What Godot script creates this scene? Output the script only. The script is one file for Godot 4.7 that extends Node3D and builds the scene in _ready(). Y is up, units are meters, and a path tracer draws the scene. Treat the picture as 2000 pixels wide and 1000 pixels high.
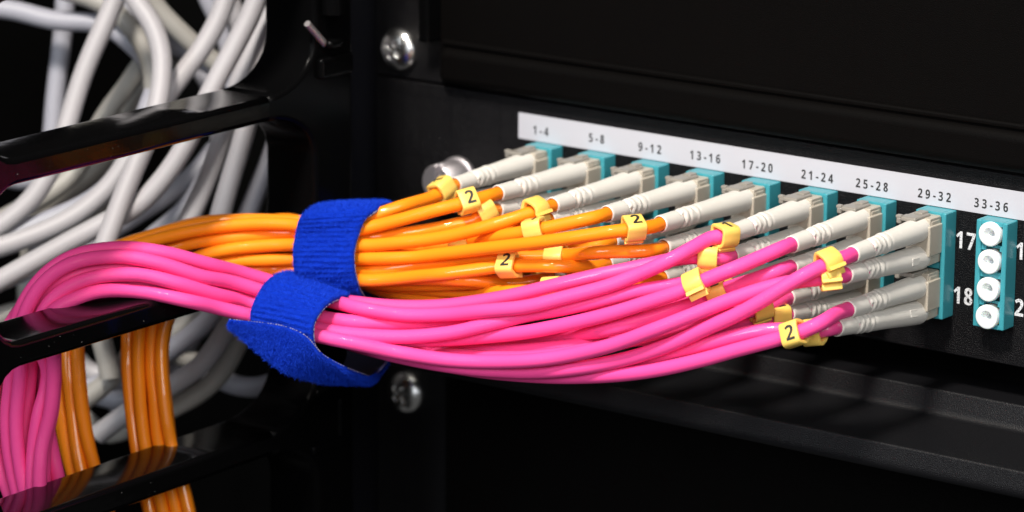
extends Node3D
# A close-up of a fibre patch panel in a rack. Lengths are written in millimetres and turned into metres by MM.
# x runs along the panel, y up, z out of the panel; the corner of the last adapter is the origin.

const MM := 0.001
var taken := {}
var rng := RandomNumberGenerator.new()
var M := {}
var noise_cache := {}

func V(x: float, y: float, z: float) -> Vector3:
	return Vector3(x, y, z) * MM

# ------------------------------------------------------------------ naming
func numbered(called: String) -> String:
	var n: int = taken.get(called, 0)
	taken[called] = n + 1
	return called if n == 0 else "%s_%03d" % [called, n]

func tag_meta(o: Node, label: String, category: String, group := "") -> void:
	o.set_meta("label", label)
	o.set_meta("category", category)
	if group != "":
		o.set_meta("group", group)

func thing(called: String, label: String, category: String, at := Vector3.ZERO, group := "") -> Node3D:
	var o := Node3D.new()
	o.name = numbered(called)
	add_child(o)
	o.position = at
	tag_meta(o, label, category, group)
	return o

func part(called: String, mesh: Mesh, mat: Material, parent: Node, at := Vector3.ZERO, turn := Basis.IDENTITY) -> MeshInstance3D:
	var o := MeshInstance3D.new()
	var n := 0
	var full := called
	while parent.has_node(full):
		n += 1
		full = "%s_%03d" % [called, n]
	o.name = full
	o.mesh = mesh
	o.material_override = mat
	o.transform = Transform3D(turn, at)
	parent.add_child(o, true)
	return o

func structure(called: String, mesh: Mesh, mat: Material, at := Vector3.ZERO) -> void:
	var o := MeshInstance3D.new()
	o.name = numbered(called)
	o.mesh = mesh
	o.material_override = mat
	o.position = at
	o.set_meta("kind", "structure")
	add_child(o)

# ------------------------------------------------------------------ mesh code
# A skin over rows of points (all of one length). Rows follow the length, points go round.
func skin(st: SurfaceTool, rows: Array, round_shut := true, rows_shut := false, cap := false) -> void:
	var n: int = rows[0].size()
	var m := rows.size()
	var first: int = st.get_meta("count", 0)
	for r in rows:
		for p in r:
			st.add_vertex(p)
	for i in (m if rows_shut else m - 1):
		for j in (n if round_shut else n - 1):
			var a := first + i * n + j
			var b := first + i * n + (j + 1) % n
			var c := first + ((i + 1) % m) * n + j
			var d := first + ((i + 1) % m) * n + (j + 1) % n
			for k in [a, b, c, b, d, c]:
				st.add_index(k)
	var count := first + n * m
	if cap:
		for e in [0, m - 1]:
			var mid := Vector3.ZERO
			st.set_smooth_group(-1)
			for p in rows[e]:
				mid += p
				st.add_vertex(p)
			st.add_vertex(mid / n)
			for j in n:
				var q := [count + j, count + n, count + (j + 1) % n] if e == 0 else [count + j, count + (j + 1) % n, count + n]
				for k in q:
					st.add_index(k)
			count += n + 1
		st.set_smooth_group(0)
	st.set_meta("count", count)

func begin() -> SurfaceTool:
	var st := SurfaceTool.new()
	st.begin(Mesh.PRIMITIVE_TRIANGLES)
	st.set_smooth_group(0)
	return st

func done(st: SurfaceTool) -> ArrayMesh:
	st.generate_normals()
	return st.commit()

# A box with rounded edges and corners, centre and size in millimetres.
func rbox(st: SurfaceTool, centre: Vector3, size: Vector3, r := 0.3, k := 2) -> void:
	var h := size * 0.5
	r = minf(r, minf(h.x, minf(h.y, h.z)) * 0.98)
	var inner := h - Vector3(r, r, r)
	var lines := []
	for ax in 3:
		var l := []
		for i in k + 1:
			l.append(-h[ax] + r * (1.0 - tan(PI / 4 * (1.0 - float(i) / k))))
		for i in k + 1:
			l.append(h[ax] - r * (1.0 - tan(PI / 4 * float(i) / k)))
		lines.append(l)
	var first: int = st.get_meta("count", 0)
	var count := first
	for ax in 3:
		var u := (ax + 1) % 3
		var v := (ax + 2) % 3
		for s in [-1.0, 1.0]:
			var nu: int = lines[u].size()
			var nv: int = lines[v].size()
			for i in nu:
				for j in nv:
					var p := Vector3.ZERO
					p[ax] = s * h[ax]
					p[u] = lines[u][i]
					p[v] = lines[v][j]
					var q := p.clamp(-inner, inner)
					var d := (p - q).normalized()
					st.set_normal(d)
					st.add_vertex((centre + q + d * r) * MM)
			for i in nu - 1:
				for j in nv - 1:
					var a := count + i * nv + j
					var b := a + 1
					var c := a + nv
					var e := c + 1
					var f := [a, b, c, b, e, c] if s > 0 else [a, c, b, b, c, e]
					for x in f:
						st.add_index(x)
			count += nu * nv
	st.set_meta("count", count)

func box_mesh(centre: Vector3, size: Vector3, r := 0.3, k := 2) -> ArrayMesh:
	var st := begin()
	rbox(st, centre, size, r, k)
	return st.commit()

# Turned shape: pairs (radius, height) in millimetres, round the z axis.
func lathe(st: SurfaceTool, profile: Array, sides := 32, origin := Vector3.ZERO) -> void:
	var rows := []
	for p in profile:
		var row := PackedVector3Array()
		for j in sides:
			var a := -TAU * j / sides
			row.append((origin + Vector3(cos(a) * p.x, sin(a) * p.x, p.y)) * MM)
		rows.append(row)
	skin(st, rows)

func lathe_mesh(profile: Array, sides := 32) -> ArrayMesh:
	var st := begin()
	lathe(st, profile, sides)
	return done(st)

func curve(points: Array, step: float) -> PackedVector3Array:
	var out := PackedVector3Array()
	var n := points.size()
	for i in n - 1:
		var p0: Vector3 = points[maxi(i - 1, 0)]
		var p1: Vector3 = points[i]
		var p2: Vector3 = points[i + 1]
		var p3: Vector3 = points[mini(i + 2, n - 1)]
		var k := maxi(1, int(ceil(p1.distance_to(p2) / step)))
		for j in k:
			out.append(p1.cubic_interpolate(p2, p0, p3, float(j) / k))
	out.append(points[n - 1])
	return out

# A round cable through points (millimetres).
func cable(points: Array, radius: float, sides := 18, step := 2.2, wobble := 0.0) -> ArrayMesh:
	var line := curve(points, step)
	var rows := []
	var side := Vector3.UP
	for i in line.size():
		var t := (line[mini(i + 1, line.size() - 1)] - line[maxi(i - 1, 0)]).normalized()
		side = (side - t * side.dot(t)).normalized()
		var other := t.cross(side)
		var row := PackedVector3Array()
		var r := radius * (1.0 + wobble * sin(i * 0.37) * sin(i * 0.113 + 1.0))
		for j in sides:
			var a := TAU * j / sides
			row.append((line[i] + side * cos(a) * r + other * sin(a) * r) * MM)
		rows.append(row)
	var st := begin()
	skin(st, rows, true, false, true)
	return done(st)

# A plate cut to an outline (x = z axis, y = y axis, millimetres), thick along the world's x from x1 (seen) to x0, its edges rounded by r; cut[i] true leaves the edge i -> i+1 square.
func plate(outline: PackedVector2Array, cut: Array, x0: float, x1: float, r: float) -> ArrayMesh:
	var n := outline.size()
	var area := 0.0
	for i in n:
		area += outline[i].cross(outline[(i + 1) % n])
	var sgn := 1.0 if area > 0 else -1.0
	var inset := PackedVector2Array()
	for i in n:
		var e0 := (outline[i] - outline[(i + n - 1) % n]).normalized()
		var e1 := (outline[(i + 1) % n] - outline[i]).normalized()
		var n0 := Vector2(-e0.y, e0.x) * sgn
		var n1 := Vector2(-e1.y, e1.x) * sgn
		var d0 := 0.0 if cut[(i + n - 1) % n] else 1.0
		var d1 := 0.0 if cut[i] else 1.0
		var det := n0.cross(n1)
		if absf(det) < 0.05:
			inset.append((n0 + n1).normalized() * maxf(d0, d1))
		else:
			inset.append(Vector2(d0 * n1.y - d1 * n0.y, d1 * n0.x - d0 * n1.x) / det)
	var rows := []
	var steps := 5
	for e in [0, 1]:
		for k in steps + 1:
			var a := PI / 2 * (k if e == 0 else steps - k) / steps
			var row := PackedVector3Array()
			for i in n:
				var p := outline[i] + inset[i] * r * (1.0 - sin(a))
				var back := signf(x1 - x0) * r * (1.0 - cos(a))
				var x := x0 + back if e == 0 else x1 - back
				row.append(Vector3(x, p.y, p.x) * MM)
			if sgn < 0:
				row.reverse()
			rows.append(row)
	var st := begin()
	skin(st, rows)
	for e in [0, rows.size() - 1]:
		var flat := PackedVector2Array()
		for p in rows[e]:
			flat.append(Vector2(p.z, p.y) * 1000.0)
		var tri := Geometry2D.triangulate_polygon(flat)
		var first: int = st.get_meta("count")
		st.set_smooth_group(-1)
		for p in rows[e]:
			st.add_vertex(p)
		for t in range(0, tri.size(), 3):
			var q := [tri[t], tri[t + 1], tri[t + 2]]
			var c := (flat[q[1]] - flat[q[0]]).cross(flat[q[2]] - flat[q[0]])
			# seen from +x the z axis points left
			if (c > 0) == (e != 0):
				q.reverse()
			q.reverse()
			for x in q:
				st.add_index(first + x)
		st.set_meta("count", first + rows[e].size())
	return done(st)

# A profile (x = z axis, y = y axis) drawn along the world's x axis.
func extrusion(profile: Array, x0: float, x1: float) -> ArrayMesh:
	var st := begin()
	var rows := []
	for x in [x0, x1]:
		var row := PackedVector3Array()
		for p in profile:
			row.append(Vector3(x, p.y, p.x) * MM)
		rows.append(row)
	skin(st, rows, false)
	var poly := PackedVector2Array(profile)
	var tri := Geometry2D.triangulate_polygon(poly)
	for e in 2:
		var first: int = st.get_meta("count")
		st.set_smooth_group(-1)
		for p in rows[e]:
			st.add_vertex(p)
		for t in range(0, tri.size(), 3):
			for k in 3:
				st.add_index(first + tri[t + (k if e == 0 else 2 - k)])
		st.set_meta("count", first + rows[e].size())
	return done(st)

# Rounds the corners of a profile.
func rounded(points: Array, radii: Array) -> Array:
	var out := []
	var n := points.size()
	for i in n:
		var p: Vector2 = points[i]
		var r: float = radii[i]
		if r <= 0.0 or i == 0 or i == n - 1:
			out.append(p)
			continue
		var a: Vector2 = (points[i - 1] - p).normalized()
		var b: Vector2 = (points[i + 1] - p).normalized()
		out.append(p + a * r * 1.12)
		for k in 7:
			var t := k / 6.0
			var q0 := p + a * r * (1.0 - t)
			var q1 := p + b * r * t
			out.append(q0.lerp(q1, t))
		out.append(p + b * r * 1.12)
	return out

func text_mesh(words: String, height: float, spacing := 0.0, squeeze := 1.0, bold := false, depth := 0.06) -> TextMesh:
	var f := SystemFont.new()
	f.font_names = PackedStringArray(["Droid Sans"])
	if bold:
		f.font_weight = 700
	var v := FontVariation.new()
	v.base_font = f
	v.spacing_glyph = int(spacing)
	v.variation_transform = Transform2D(Vector2(squeeze, 0), Vector2(0, 1), Vector2.ZERO)
	var t := TextMesh.new()
	t.font = v
	t.font_size = 64
	t.text = words
	t.pixel_size = 0.001
	t.depth = depth * 0.0457 / height
	t.curve_step = 1.0
	return t

# A text mesh stands 45.7 mm tall; this shrinks it to its height.
func letters(called: String, mesh: TextMesh, height: float, m: Material, parent: Node, at: Vector3) -> void:
	part(called, mesh, m, parent, at, Basis.IDENTITY.scaled(Vector3.ONE * height * MM / 0.0457))

# ------------------------------------------------------------------ materials
func noise(frequency: float, seed_: int, size: int, as_normal := false, bump := 4.0, octaves := 3, ramp: Gradient = null) -> NoiseTexture2D:
	var t := NoiseTexture2D.new()
	var f := FastNoiseLite.new()
	f.seed = seed_
	f.frequency = frequency
	f.fractal_octaves = octaves
	t.noise = f
	t.width = size
	t.height = size
	t.seamless = true
	t.as_normal_map = as_normal
	t.bump_strength = bump
	if ramp:
		t.color_ramp = ramp
	return t

func mat(r: float, g: float, b: float, rough: float, metal := 0.0, spec := 0.5) -> StandardMaterial3D:
	var m := StandardMaterial3D.new()
	m.albedo_color = Color(r, g, b).linear_to_srgb()
	m.roughness = rough
	m.metallic = metal
	m.metallic_specular = spec
	return m

func grain(m: StandardMaterial3D, tile_mm: float, tex: Texture2D, strength: float) -> void:
	m.normal_enabled = true
	m.normal_texture = tex
	m.normal_scale = strength
	m.uv1_triplanar = true
	m.uv1_world_triplanar = true
	m.uv1_scale = Vector3.ONE * (1000.0 / tile_mm)

func coat(m: StandardMaterial3D, amount: float) -> void:
	m.clearcoat_enabled = true
	m.clearcoat = amount
	m.clearcoat_roughness = 0.05

func tint(m: StandardMaterial3D, tex: Texture2D) -> void:
	m.albedo_texture = tex

func ramp(a: Color, b: Color) -> Gradient:
	var g := Gradient.new()
	g.set_color(0, a)
	g.set_color(1, b)
	return g

func make_materials() -> void:
	var fine := noise(0.09, 3, 512, true, 6.0, 2)
	var soft := noise(0.02, 9, 512, true, 3.0, 4)
	var mottled := noise(0.012, 17, 256, false, 1.0, 4, ramp(Color(0.82, 0.82, 0.82), Color(1, 1, 1)))
	M.powder = mat(0.0045, 0.0043, 0.0052, 0.38, 0.0, 0.28)
	grain(M.powder, 15.0, fine, 1.0)
	M.powder_dull = mat(0.0022, 0.0019, 0.0018, 0.5, 0.0, 0.14)
	grain(M.powder_dull, 17.0, fine, 0.3)
	M.gloss = mat(0.002, 0.002, 0.0022, 0.11, 0.0, 0.24)
	M.gloss_worn = mat(0.002, 0.002, 0.0022, 0.22, 0.0, 0.14)
	grain(M.gloss, 40.0, soft, 0.05)
	M.dark = mat(0.002, 0.002, 0.002, 0.85, 0.0, 0.12)
	M.rail = mat(0.004, 0.004, 0.006, 0.45, 0.0, 0.25)
	grain(M.rail, 26.0, fine, 0.4)
	M.label = mat(0.5, 0.5, 0.545, 0.5)
	grain(M.label, 12.0, soft, 0.06)
	M.ink = mat(0.02, 0.02, 0.02, 0.5)
	M.print = mat(0.75, 0.75, 0.76, 0.6)
	M.print.albedo_texture = noise(0.12, 21, 256, false, 1.0, 2, speckle())
	M.print.uv1_triplanar = true
	M.print.uv1_world_triplanar = true
	M.print.uv1_scale = Vector3.ONE * (1000.0 / 14.0)
	M.teal = mat(0.045, 0.29, 0.345, 0.28)
	grain(M.teal, 16.0, soft, 0.08)
	M.cap = mat(0.86, 0.87, 0.86, 0.4)
	M.cap.subsurf_scatter_enabled = true
	M.cap.subsurf_scatter_strength = 0.15
	M.boot = mat(0.68, 0.655, 0.605, 0.42)
	grain(M.boot, 18.0, soft, 0.10)
	M.clip = mat(0.44, 0.395, 0.325, 0.34)
	grain(M.clip, 18.0, soft, 0.08)
	M.latch = mat(0.25, 0.23, 0.20, 0.3)
	M.orange = mat(0.97, 0.265, 0.008, 0.55, 0.0, 0.3)
	coat(M.orange, 0.10)
	grain(M.orange, 20.0, soft, 0.07)
	M.pink = mat(0.95, 0.072, 0.32, 0.6, 0.0, 0.35)
	coat(M.pink, 0.06)
	grain(M.pink, 20.0, soft, 0.07)
	M.orange_shiny = mat(0.97, 0.265, 0.008, 0.5, 0.0, 0.3)
	coat(M.orange_shiny, 0.9)
	M.pink_shiny = mat(0.95, 0.072, 0.32, 0.5)
	coat(M.pink_shiny, 0.8)
	M.tray = mat(0.0055, 0.0055, 0.0066, 0.42, 0.0, 0.34)
	grain(M.tray, 15.0, fine, 0.5)
	M.yellow = mat(0.95, 0.62, 0.13, 0.45)
	M.yellow.subsurf_scatter_enabled = true
	M.yellow.subsurf_scatter_strength = 0.1
	grain(M.yellow, 10.0, soft, 0.12)
	M.blue = mat(0.003, 0.032, 0.44, 0.95, 0.0, 0.2)
	grain(M.blue, 6.0, noise(0.11, 33, 512, true, 10.0, 3), 1.0)
	M.fibre = mat(0.005, 0.05, 0.58, 0.8, 0.0, 0.3)
	M.hook = mat(0.012, 0.013, 0.035, 0.8)
	M.stitch = mat(0.22, 0.22, 0.34, 0.7)
	M.white = mat(0.37, 0.355, 0.37, 0.5)
	M.white_cool = mat(0.31, 0.31, 0.355, 0.5)
	M.white_warm = mat(0.32, 0.305, 0.28, 0.5)
	for k in ["white", "white_cool", "white_warm"]:
		grain(M[k], 24.0, soft, 0.10)
	M.chrome = mat(0.9, 0.89, 0.87, 0.24, 1.0)
	grain(M.chrome, 6.0, soft, 0.7)
	M.steel = mat(0.66, 0.62, 0.64, 0.5, 1.0)
	grain(M.steel, 8.0, soft, 0.22)
	M.dust = mat(0.45, 0.45, 0.45, 0.9)

func speckle() -> Gradient:
	var g := Gradient.new()
	g.offsets = PackedFloat32Array([0.0, 0.2, 0.34, 1.0])
	g.colors = PackedColorArray([Color(0.08, 0.08, 0.09), Color(0.4, 0.4, 0.41), Color(0.95, 0.95, 0.96), Color(1, 1, 1)])
	return g

# ------------------------------------------------------------------ things
# Boot of a fibre connector along z, from its domed base to its open tip; slits and ribs ring its outer third.
func boot_mesh(length: float) -> ArrayMesh:
	var rows := []
	var sides := 56
	var steps := 130
	for i in steps + 1:
		var t := float(i) / steps
		var z := length * t
		var r := lerpf(2.72, 2.28, smoothstep(0.05, 0.55, t))
		r = lerpf(r, 1.98, smoothstep(0.5, 1.0, t))
		var s := z / 2.4
		if s < 1.0:
			r *= sqrt(maxf(0.0, 1.0 - (1.0 - s) * (1.0 - s)) * 0.62 + 0.38)
		var back := length - z
		if back < 0.25:
			r -= 0.16 * (1.0 - back / 0.25)
		var row := PackedVector3Array()
		for j in sides:
			var a := -TAU * j / sides
			var q := r
			# raised rings, broken at the sides, with slits between them
			for g in [[7.4, 0.0, -0.95], [8.5, 0.5, 0.16], [9.4, 0.0, -0.30], [10.4, 0.5, 0.18], [11.5, 0.5, -0.24], [12.5, 0.0, 0.17], [6.6, 0.5, -0.9], [13.5, 0.5, -0.12]]:
				var w := absf(cos(a + 0.45 + PI * g[1]))
				var near := exp(-pow((back - g[0]) / 0.30, 2.0))
				q += g[2] * near * smoothstep(0.45, 0.8, w)
			row.append(Vector3(cos(a) * q, sin(a) * q, z) * MM)
		rows.append(row)
	# the open tip turns inwards
	for p in [[1.72, 0.0], [1.66, -0.3], [1.62, -3.0], [1.62, -5.0]]:
		var row := PackedVector3Array()
		for j in sides:
			var a := -TAU * j / sides
			row.append(Vector3(cos(a) * p[0], sin(a) * p[0], length + p[1]) * MM)
		rows.append(row)
	var st := begin()
	skin(st, rows)
	return done(st)

func along(dir: Vector3) -> Basis:
	var z := dir.normalized()
	var x := Vector3.UP.cross(z).normalized()
	return Basis(x, z.cross(x), z)

var shared := {}

func patch_cord(col: int, half: int, colour: String, label: String, shiny: String, bases: Array, ends: Array, paths: Array) -> void:
	var origin := Vector3(15.4 * (col - 9) - 3.87, -12.15 + (6.25 if half == 0 else -6.25), 4.6)
	var o := thing("duplex_patch_cord", label, "cable", origin * MM, "duplex patch cords plugged into the panel")
	if not shared.has("clip"):
		shared.clip = box_mesh(Vector3(0, 0.3, 2.6), Vector3(6.2, 6.9, 5.6), 0.35)
		var st := begin()
		rbox(st, Vector3(-0.1, 0, 1.9), Vector3(5.2, 4.4, 5.0), 0.3)
		rbox(st, Vector3(1.2, 0.4, 2.2), Vector3(2.9, 2.2, 3.4), 0.25)
		shared.body = st.commit()
		st = begin()
		rbox(st, Vector3(-1.0, 0, 3.6), Vector3(3.9, 1.1, 6.8), 0.4)
		rbox(st, Vector3(-1.0, 0.45, 1.2), Vector3(2.2, 0.9, 3.0), 0.3)
		shared.latch = st.commit()
		st = begin()
		rbox(st, Vector3(-4.1, -0.5, 3.6), Vector3(1.3, 1.5, 4.4), 0.4)
		rbox(st, Vector3(-4.3, 0.35, 5.0), Vector3(1.4, 0.8, 1.4), 0.3)
		shared.trigger = st.commit()
	part("duplex_clip", shared.clip, M.clip, o)
	part("latch", shared.latch, M.latch, o, V(0, 5.35, 1.2))
	part("latch_hook", shared.trigger, M.latch, o, V(0, 5.0, 1.2))
	for k in 2:
		part("connector_body", shared.body, M.clip, o, V(0, 3.125 - 6.25 * k, 0))
		var b: Vector3 = bases[k]
		var e: Vector3 = ends[k]
		var length := snappedf(b.distance_to(e), 0.5)
		var key := "boot%.1f" % length
		if not shared.has(key):
			shared[key] = boot_mesh(length)
		var boot := part("boot", shared[key], M.boot, o, (b - origin) * MM, along(e - b).rotated((e - b).normalized(), rng.randf_range(-0.5, 0.5)))
		if k == 1:
			if not shared.has("pad"):
				shared.pad = box_mesh(Vector3.ZERO, Vector3(0.25, 1.7, 2.9), 0.12)
			part("moulded_pad", shared.pad, M.boot, boot, V(2.32, 0.9, 7.5), Basis(Vector3(0, 0, 1), 0.35))
		var pts := []
		for p in paths[k]:
			pts.append(p - origin)
		part("jacket", cable(pts, 1.62 if colour == "pink" else 1.52), M[colour + "_shiny"] if shiny.contains(str(k)) else M[colour], o)

func adapter(col: int, label: String) -> Node3D:
	var o := thing("fibre_adapter", label, "adapter", V(15.4 * (col - 9), 0, 0), "teal adapters in the panel")
	if not shared.has("frame"):
		var st := begin()
		rbox(st, Vector3(-0.62, -12.15, 1.8), Vector3(1.24, 24.3, 5.66), 0.35)
		rbox(st, Vector3(-7.12, -12.15, 1.8), Vector3(1.24, 24.3, 5.66), 0.35)
		rbox(st, Vector3(-3.87, -0.55, 1.75), Vector3(5.5, 1.1, 5.6), 0.25)
		rbox(st, Vector3(-3.87, -23.75, 1.75), Vector3(5.5, 1.1, 5.6), 0.25)
		shared.frame = st.commit()
		shared.wide_bar = box_mesh(Vector3(-3.87, 0, 1.5), Vector3(5.3, 1.5, 5.4), 0.2)
		st = begin()
		rbox(st, Vector3(-3.87, 0, 1.0), Vector3(5.3, 0.75, 4.6), 0.15)
		rbox(st, Vector3(-5.9, 0.1, 1.6), Vector3(1.2, 2.0, 5.1), 0.15)
		rbox(st, Vector3(-1.5, -0.1, 1.7), Vector3(0.7, 1.3, 5.2), 0.15)
		shared.thin_bar = st.commit()
		shared.ledge = box_mesh(Vector3(-6.15, 0, 1.0), Vector3(0.8, 4.6, 3.6), 0.15)
		shared.floor = box_mesh(Vector3(-3.87, -12.15, -0.6), Vector3(5.6, 22.6, 1.2), 0.1)
	part("frame", shared.frame, M.teal, o)
	part("back_wall", shared.floor, M.teal, o)
	part("divider", shared.wide_bar, M.teal, o, V(0, -12.15, 0))
	part("divider", shared.thin_bar, M.teal, o, V(0, -5.9, 0))
	part("divider", shared.thin_bar, M.teal, o, V(0, -18.4, 0))
	for k in 4:
		part("key_ledge", shared.ledge, M.teal, o, V(0, -2.775 - 6.25 * k, 0))
	return o

func dust_cap(k: int, label: String) -> void:
	var o := thing("dust_cap", label, "dust cap", V(-3.87, -2.775 - 6.25 * k, 0.0), "dust caps in the last adapter")
	if not shared.has("cap"):
		shared.cap = lathe_mesh([Vector2(2.5, 0.1), Vector2(2.52, 3.6), Vector2(2.66, 3.9), Vector2(2.7, 4.2), Vector2(2.7, 5.35), Vector2(2.62, 5.52), Vector2(2.45, 5.6), Vector2(1.5, 5.6), Vector2(1.36, 5.54), Vector2(1.3, 5.4), Vector2(1.2, 4.5), Vector2(0.8, 4.4), Vector2(0.72, 4.3), Vector2(0.68, 2.4), Vector2(0.0, 2.35)], 48)
	part("cap_body", shared.cap, M.cap, o)

# Clip-on cable marker: a strip bent to a C with a flat face (towards +z of its own axes, cable along x).
func marker_mesh() -> ArrayMesh:
	var mid := [Vector2(1.25, -2.95), Vector2(0.6, -2.5), Vector2(0.62, -2.05), Vector2(1.3, -1.85), Vector2(2.0, -1.25), Vector2(2.3, -0.4), Vector2(2.35, 0.6), Vector2(2.35, 1.4), Vector2(2.1, 2.0), Vector2(1.5, 2.24), Vector2(0.7, 2.26), Vector2(0, 2.26),
		Vector2(-0.7, 2.26), Vector2(-1.5, 2.24), Vector2(-2.1, 2.0), Vector2(-2.35, 1.4), Vector2(-2.35, 0.6), Vector2(-2.3, -0.4), Vector2(-2.0, -1.25), Vector2(-1.3, -1.85), Vector2(-0.62, -2.05), Vector2(-0.55, -2.5), Vector2(-1.2, -3.0)]
	var pts := []
	for p in mid:
		pts.append(Vector3(0, p.x, p.y))
	var line := curve(pts, 0.25)
	var w := 2.15
	var t := 0.40
	var c := 0.14
	var rows := []
	for i in line.size():
		var d := (line[mini(i + 1, line.size() - 1)] - line[maxi(i - 1, 0)]).normalized()
		var n := d.cross(Vector3.RIGHT).normalized()
		var row := PackedVector3Array()
		for q in [[-w + c, t], [w - c, t], [w - 0.03, t - 0.05], [w, t - c], [w, -t + c], [w - 0.03, -t + 0.05], [w - c, -t], [-w + c, -t], [-w + 0.03, -t + 0.05], [-w, -t + c], [-w, t - c], [-w + 0.03, t - 0.05]]:
			row.append((line[i] + Vector3.RIGHT * q[0] + n * q[1]) * MM)
		rows.append(row)
	var st := begin()
	skin(st, rows, true, false, true)
	return done(st)

func marker(at: Vector3, dir: Vector3, face: Vector3, digit: String, label: String) -> void:
	var o := thing("cable_marker", label, "cable marker", at * MM, "yellow cable markers clipped on the patch cords")
	var x := dir.normalized()
	var z := (face - x * face.dot(x)).normalized()
	o.basis = Basis(x, z.cross(x), z)
	if not shared.has("marker"):
		shared.marker = marker_mesh()
	part("clip_band", shared.marker, M.yellow, o)
	if digit != "":
		if not shared.has("digit" + digit):
			shared["digit" + digit] = text_mesh(digit, 3.2, 0, 0.95, true, 0.05)
		letters("number", shared["digit" + digit], 3.2, M.ink, o, V(0.3, -0.1, 2.66))

func shut_curve(points: Array, n: int) -> PackedVector3Array:
	var k := points.size()
	var out := PackedVector3Array()
	for i in n:
		var u := float(i) / n * k
		var a := int(u)
		out.append(points[a % k].cubic_interpolate(points[(a + 1) % k], points[(a + k - 1) % k], points[(a + 2) % k], u - a))
	return out

func open_curve(points: Array, n: int) -> PackedVector3Array:
	var k := points.size() - 1
	var out := PackedVector3Array()
	for i in n + 1:
		var u := float(i) / n * k
		var a := mini(int(u), k - 1)
		out.append(points[a].cubic_interpolate(points[a + 1], points[maxi(a - 1, 0)], points[mini(a + 2, k)], u - a))
	return out

# A band of cloth between two rims; outside gets ribs across its width and fibres.
func band(o: Node3D, called: String, left: PackedVector3Array, right: PackedVector3Array, shut: bool, origin: Vector3, fibres: int, thick: float, rib_every: float) -> void:
	var n := left.size()
	var w := 14
	var centre := Vector3.ZERO
	for p in left:
		centre += p
	for p in right:
		centre += p
	centre /= 2.0 * n
	var outer := []
	var inner := []
	var normals := []
	for i in n:
		var a := left[i]
		var b := right[i]
		var i0 := (i + n - 1) % n if shut else maxi(i - 1, 0)
		var i1 := (i + 1) % n if shut else mini(i + 1, n - 1)
		var t := ((left[i1] - left[i0]) + (right[i1] - right[i0])).normalized()
		var nn := t.cross((b - a).normalized()).normalized()
		if shut and nn.dot((a + b) * 0.5 - centre) < 0.0:
			nn = -nn
		normals.append(nn)
		var orow := PackedVector3Array()
		var irow := PackedVector3Array()
		for j in w + 1:
			var v := float(j) / w
			var bulge := sin(v * PI) * 0.25
			var edge := 1.0 - pow(absf(v * 2.0 - 1.0), 10.0)
			var rib := sin(TAU * i / rib_every + 0.5 * sin(v * 5.0 + i * 0.13)) * 0.17
			var p := a.lerp(b, v) + nn * (bulge + (rib + 0.1) * edge + 0.12 * sin(v * 9.0 + i * 0.31) * edge)
			orow.append((p - origin) * MM)
			irow.append((a.lerp(b, v) + nn * (bulge - thick) - origin) * MM)
		outer.append(orow)
		inner.append(irow)
	var st := begin()
	var rows := []
	for i in n:
		var row := PackedVector3Array(outer[i])
		var back: PackedVector3Array = inner[i].duplicate()
		back.reverse()
		row.append_array(back)
		rows.append(row)
	skin(st, rows, true, shut, not shut)
	part(called, done(st), M.blue, o)
	var lining := []
	for i in n:
		var row := PackedVector3Array()
		for j in w + 1:
			row.append(inner[i][j] - normals[i] * 0.04 * MM)
		lining.append(row)
	st = begin()
	skin(st, lining, false, shut)
	part("lining", done(st), M.hook, o)
	# the fibres of the cloth
	var blade := SurfaceTool.new()
	blade.begin(Mesh.PRIMITIVE_TRIANGLES)
	for p in [Vector3(-0.045, 0, 0), Vector3(0.045, 0, 0), Vector3(0.03, 0.2, 0.5), Vector3(-0.045, 0, 0), Vector3(0.03, 0.2, 0.5), Vector3(-0.03, 0.19, 0.5), Vector3(-0.03, 0.19, 0.5), Vector3(0.03, 0.2, 0.5), Vector3(0.0, 0.6, 0.85)]:
		blade.add_vertex(p * MM)
	blade.generate_normals()
	var mm := MultiMesh.new()
	mm.transform_format = MultiMesh.TRANSFORM_3D
	mm.mesh = blade.commit()
	mm.instance_count = fibres
	for f in fibres:
		var i := rng.randi_range(0, n - (1 if shut else 2))
		var j := rng.randi_range(0, w - 1)
		var i1 := (i + 1) % n
		var p: Vector3 = outer[i][j].lerp(outer[i1][j], rng.randf()).lerp(outer[i][j + 1].lerp(outer[i1][j + 1], rng.randf()), rng.randf())
		var nn: Vector3 = normals[i]
		if not shut:
			nn = normals[i]
		var z := (nn + Vector3(rng.randf_range(-1, 1), rng.randf_range(-1, 1), rng.randf_range(-1, 1)) * 0.75).normalized()
		var x := z.cross(Vector3(rng.randf_range(-1, 1), rng.randf_range(-1, 1), rng.randf_range(-1, 1))).normalized()
		var s := rng.randf_range(0.45, 1.1)
		mm.set_instance_transform(f, Transform3D(Basis(x, z.cross(x), z) * s, p - nn * 0.08 * MM))
	var fz := MultiMeshInstance3D.new()
	fz.name = "fuzz" if not o.has_node("fuzz") else "fuzz_001"
	fz.multimesh = mm
	fz.material_override = M.fibre
	fz.set_meta("kind", "stuff")
	o.add_child(fz, true)
	# woven edge
	var stt := begin()
	for side in [left, right]:
		for i in range(0, n, 2):
			var nn: Vector3 = normals[i]
			var p: Vector3 = side[i] - nn * (thick * 0.75)
			if rng.randf() < 0.8:
				rbox(stt, p - origin, Vector3(0.34, 0.34, 0.34) * rng.randf_range(0.7, 1.2), 0.15, 1)
	var sw := part("stitching", stt.commit(), M.stitch, o)
	sw.set_meta("kind", "stuff")

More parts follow.
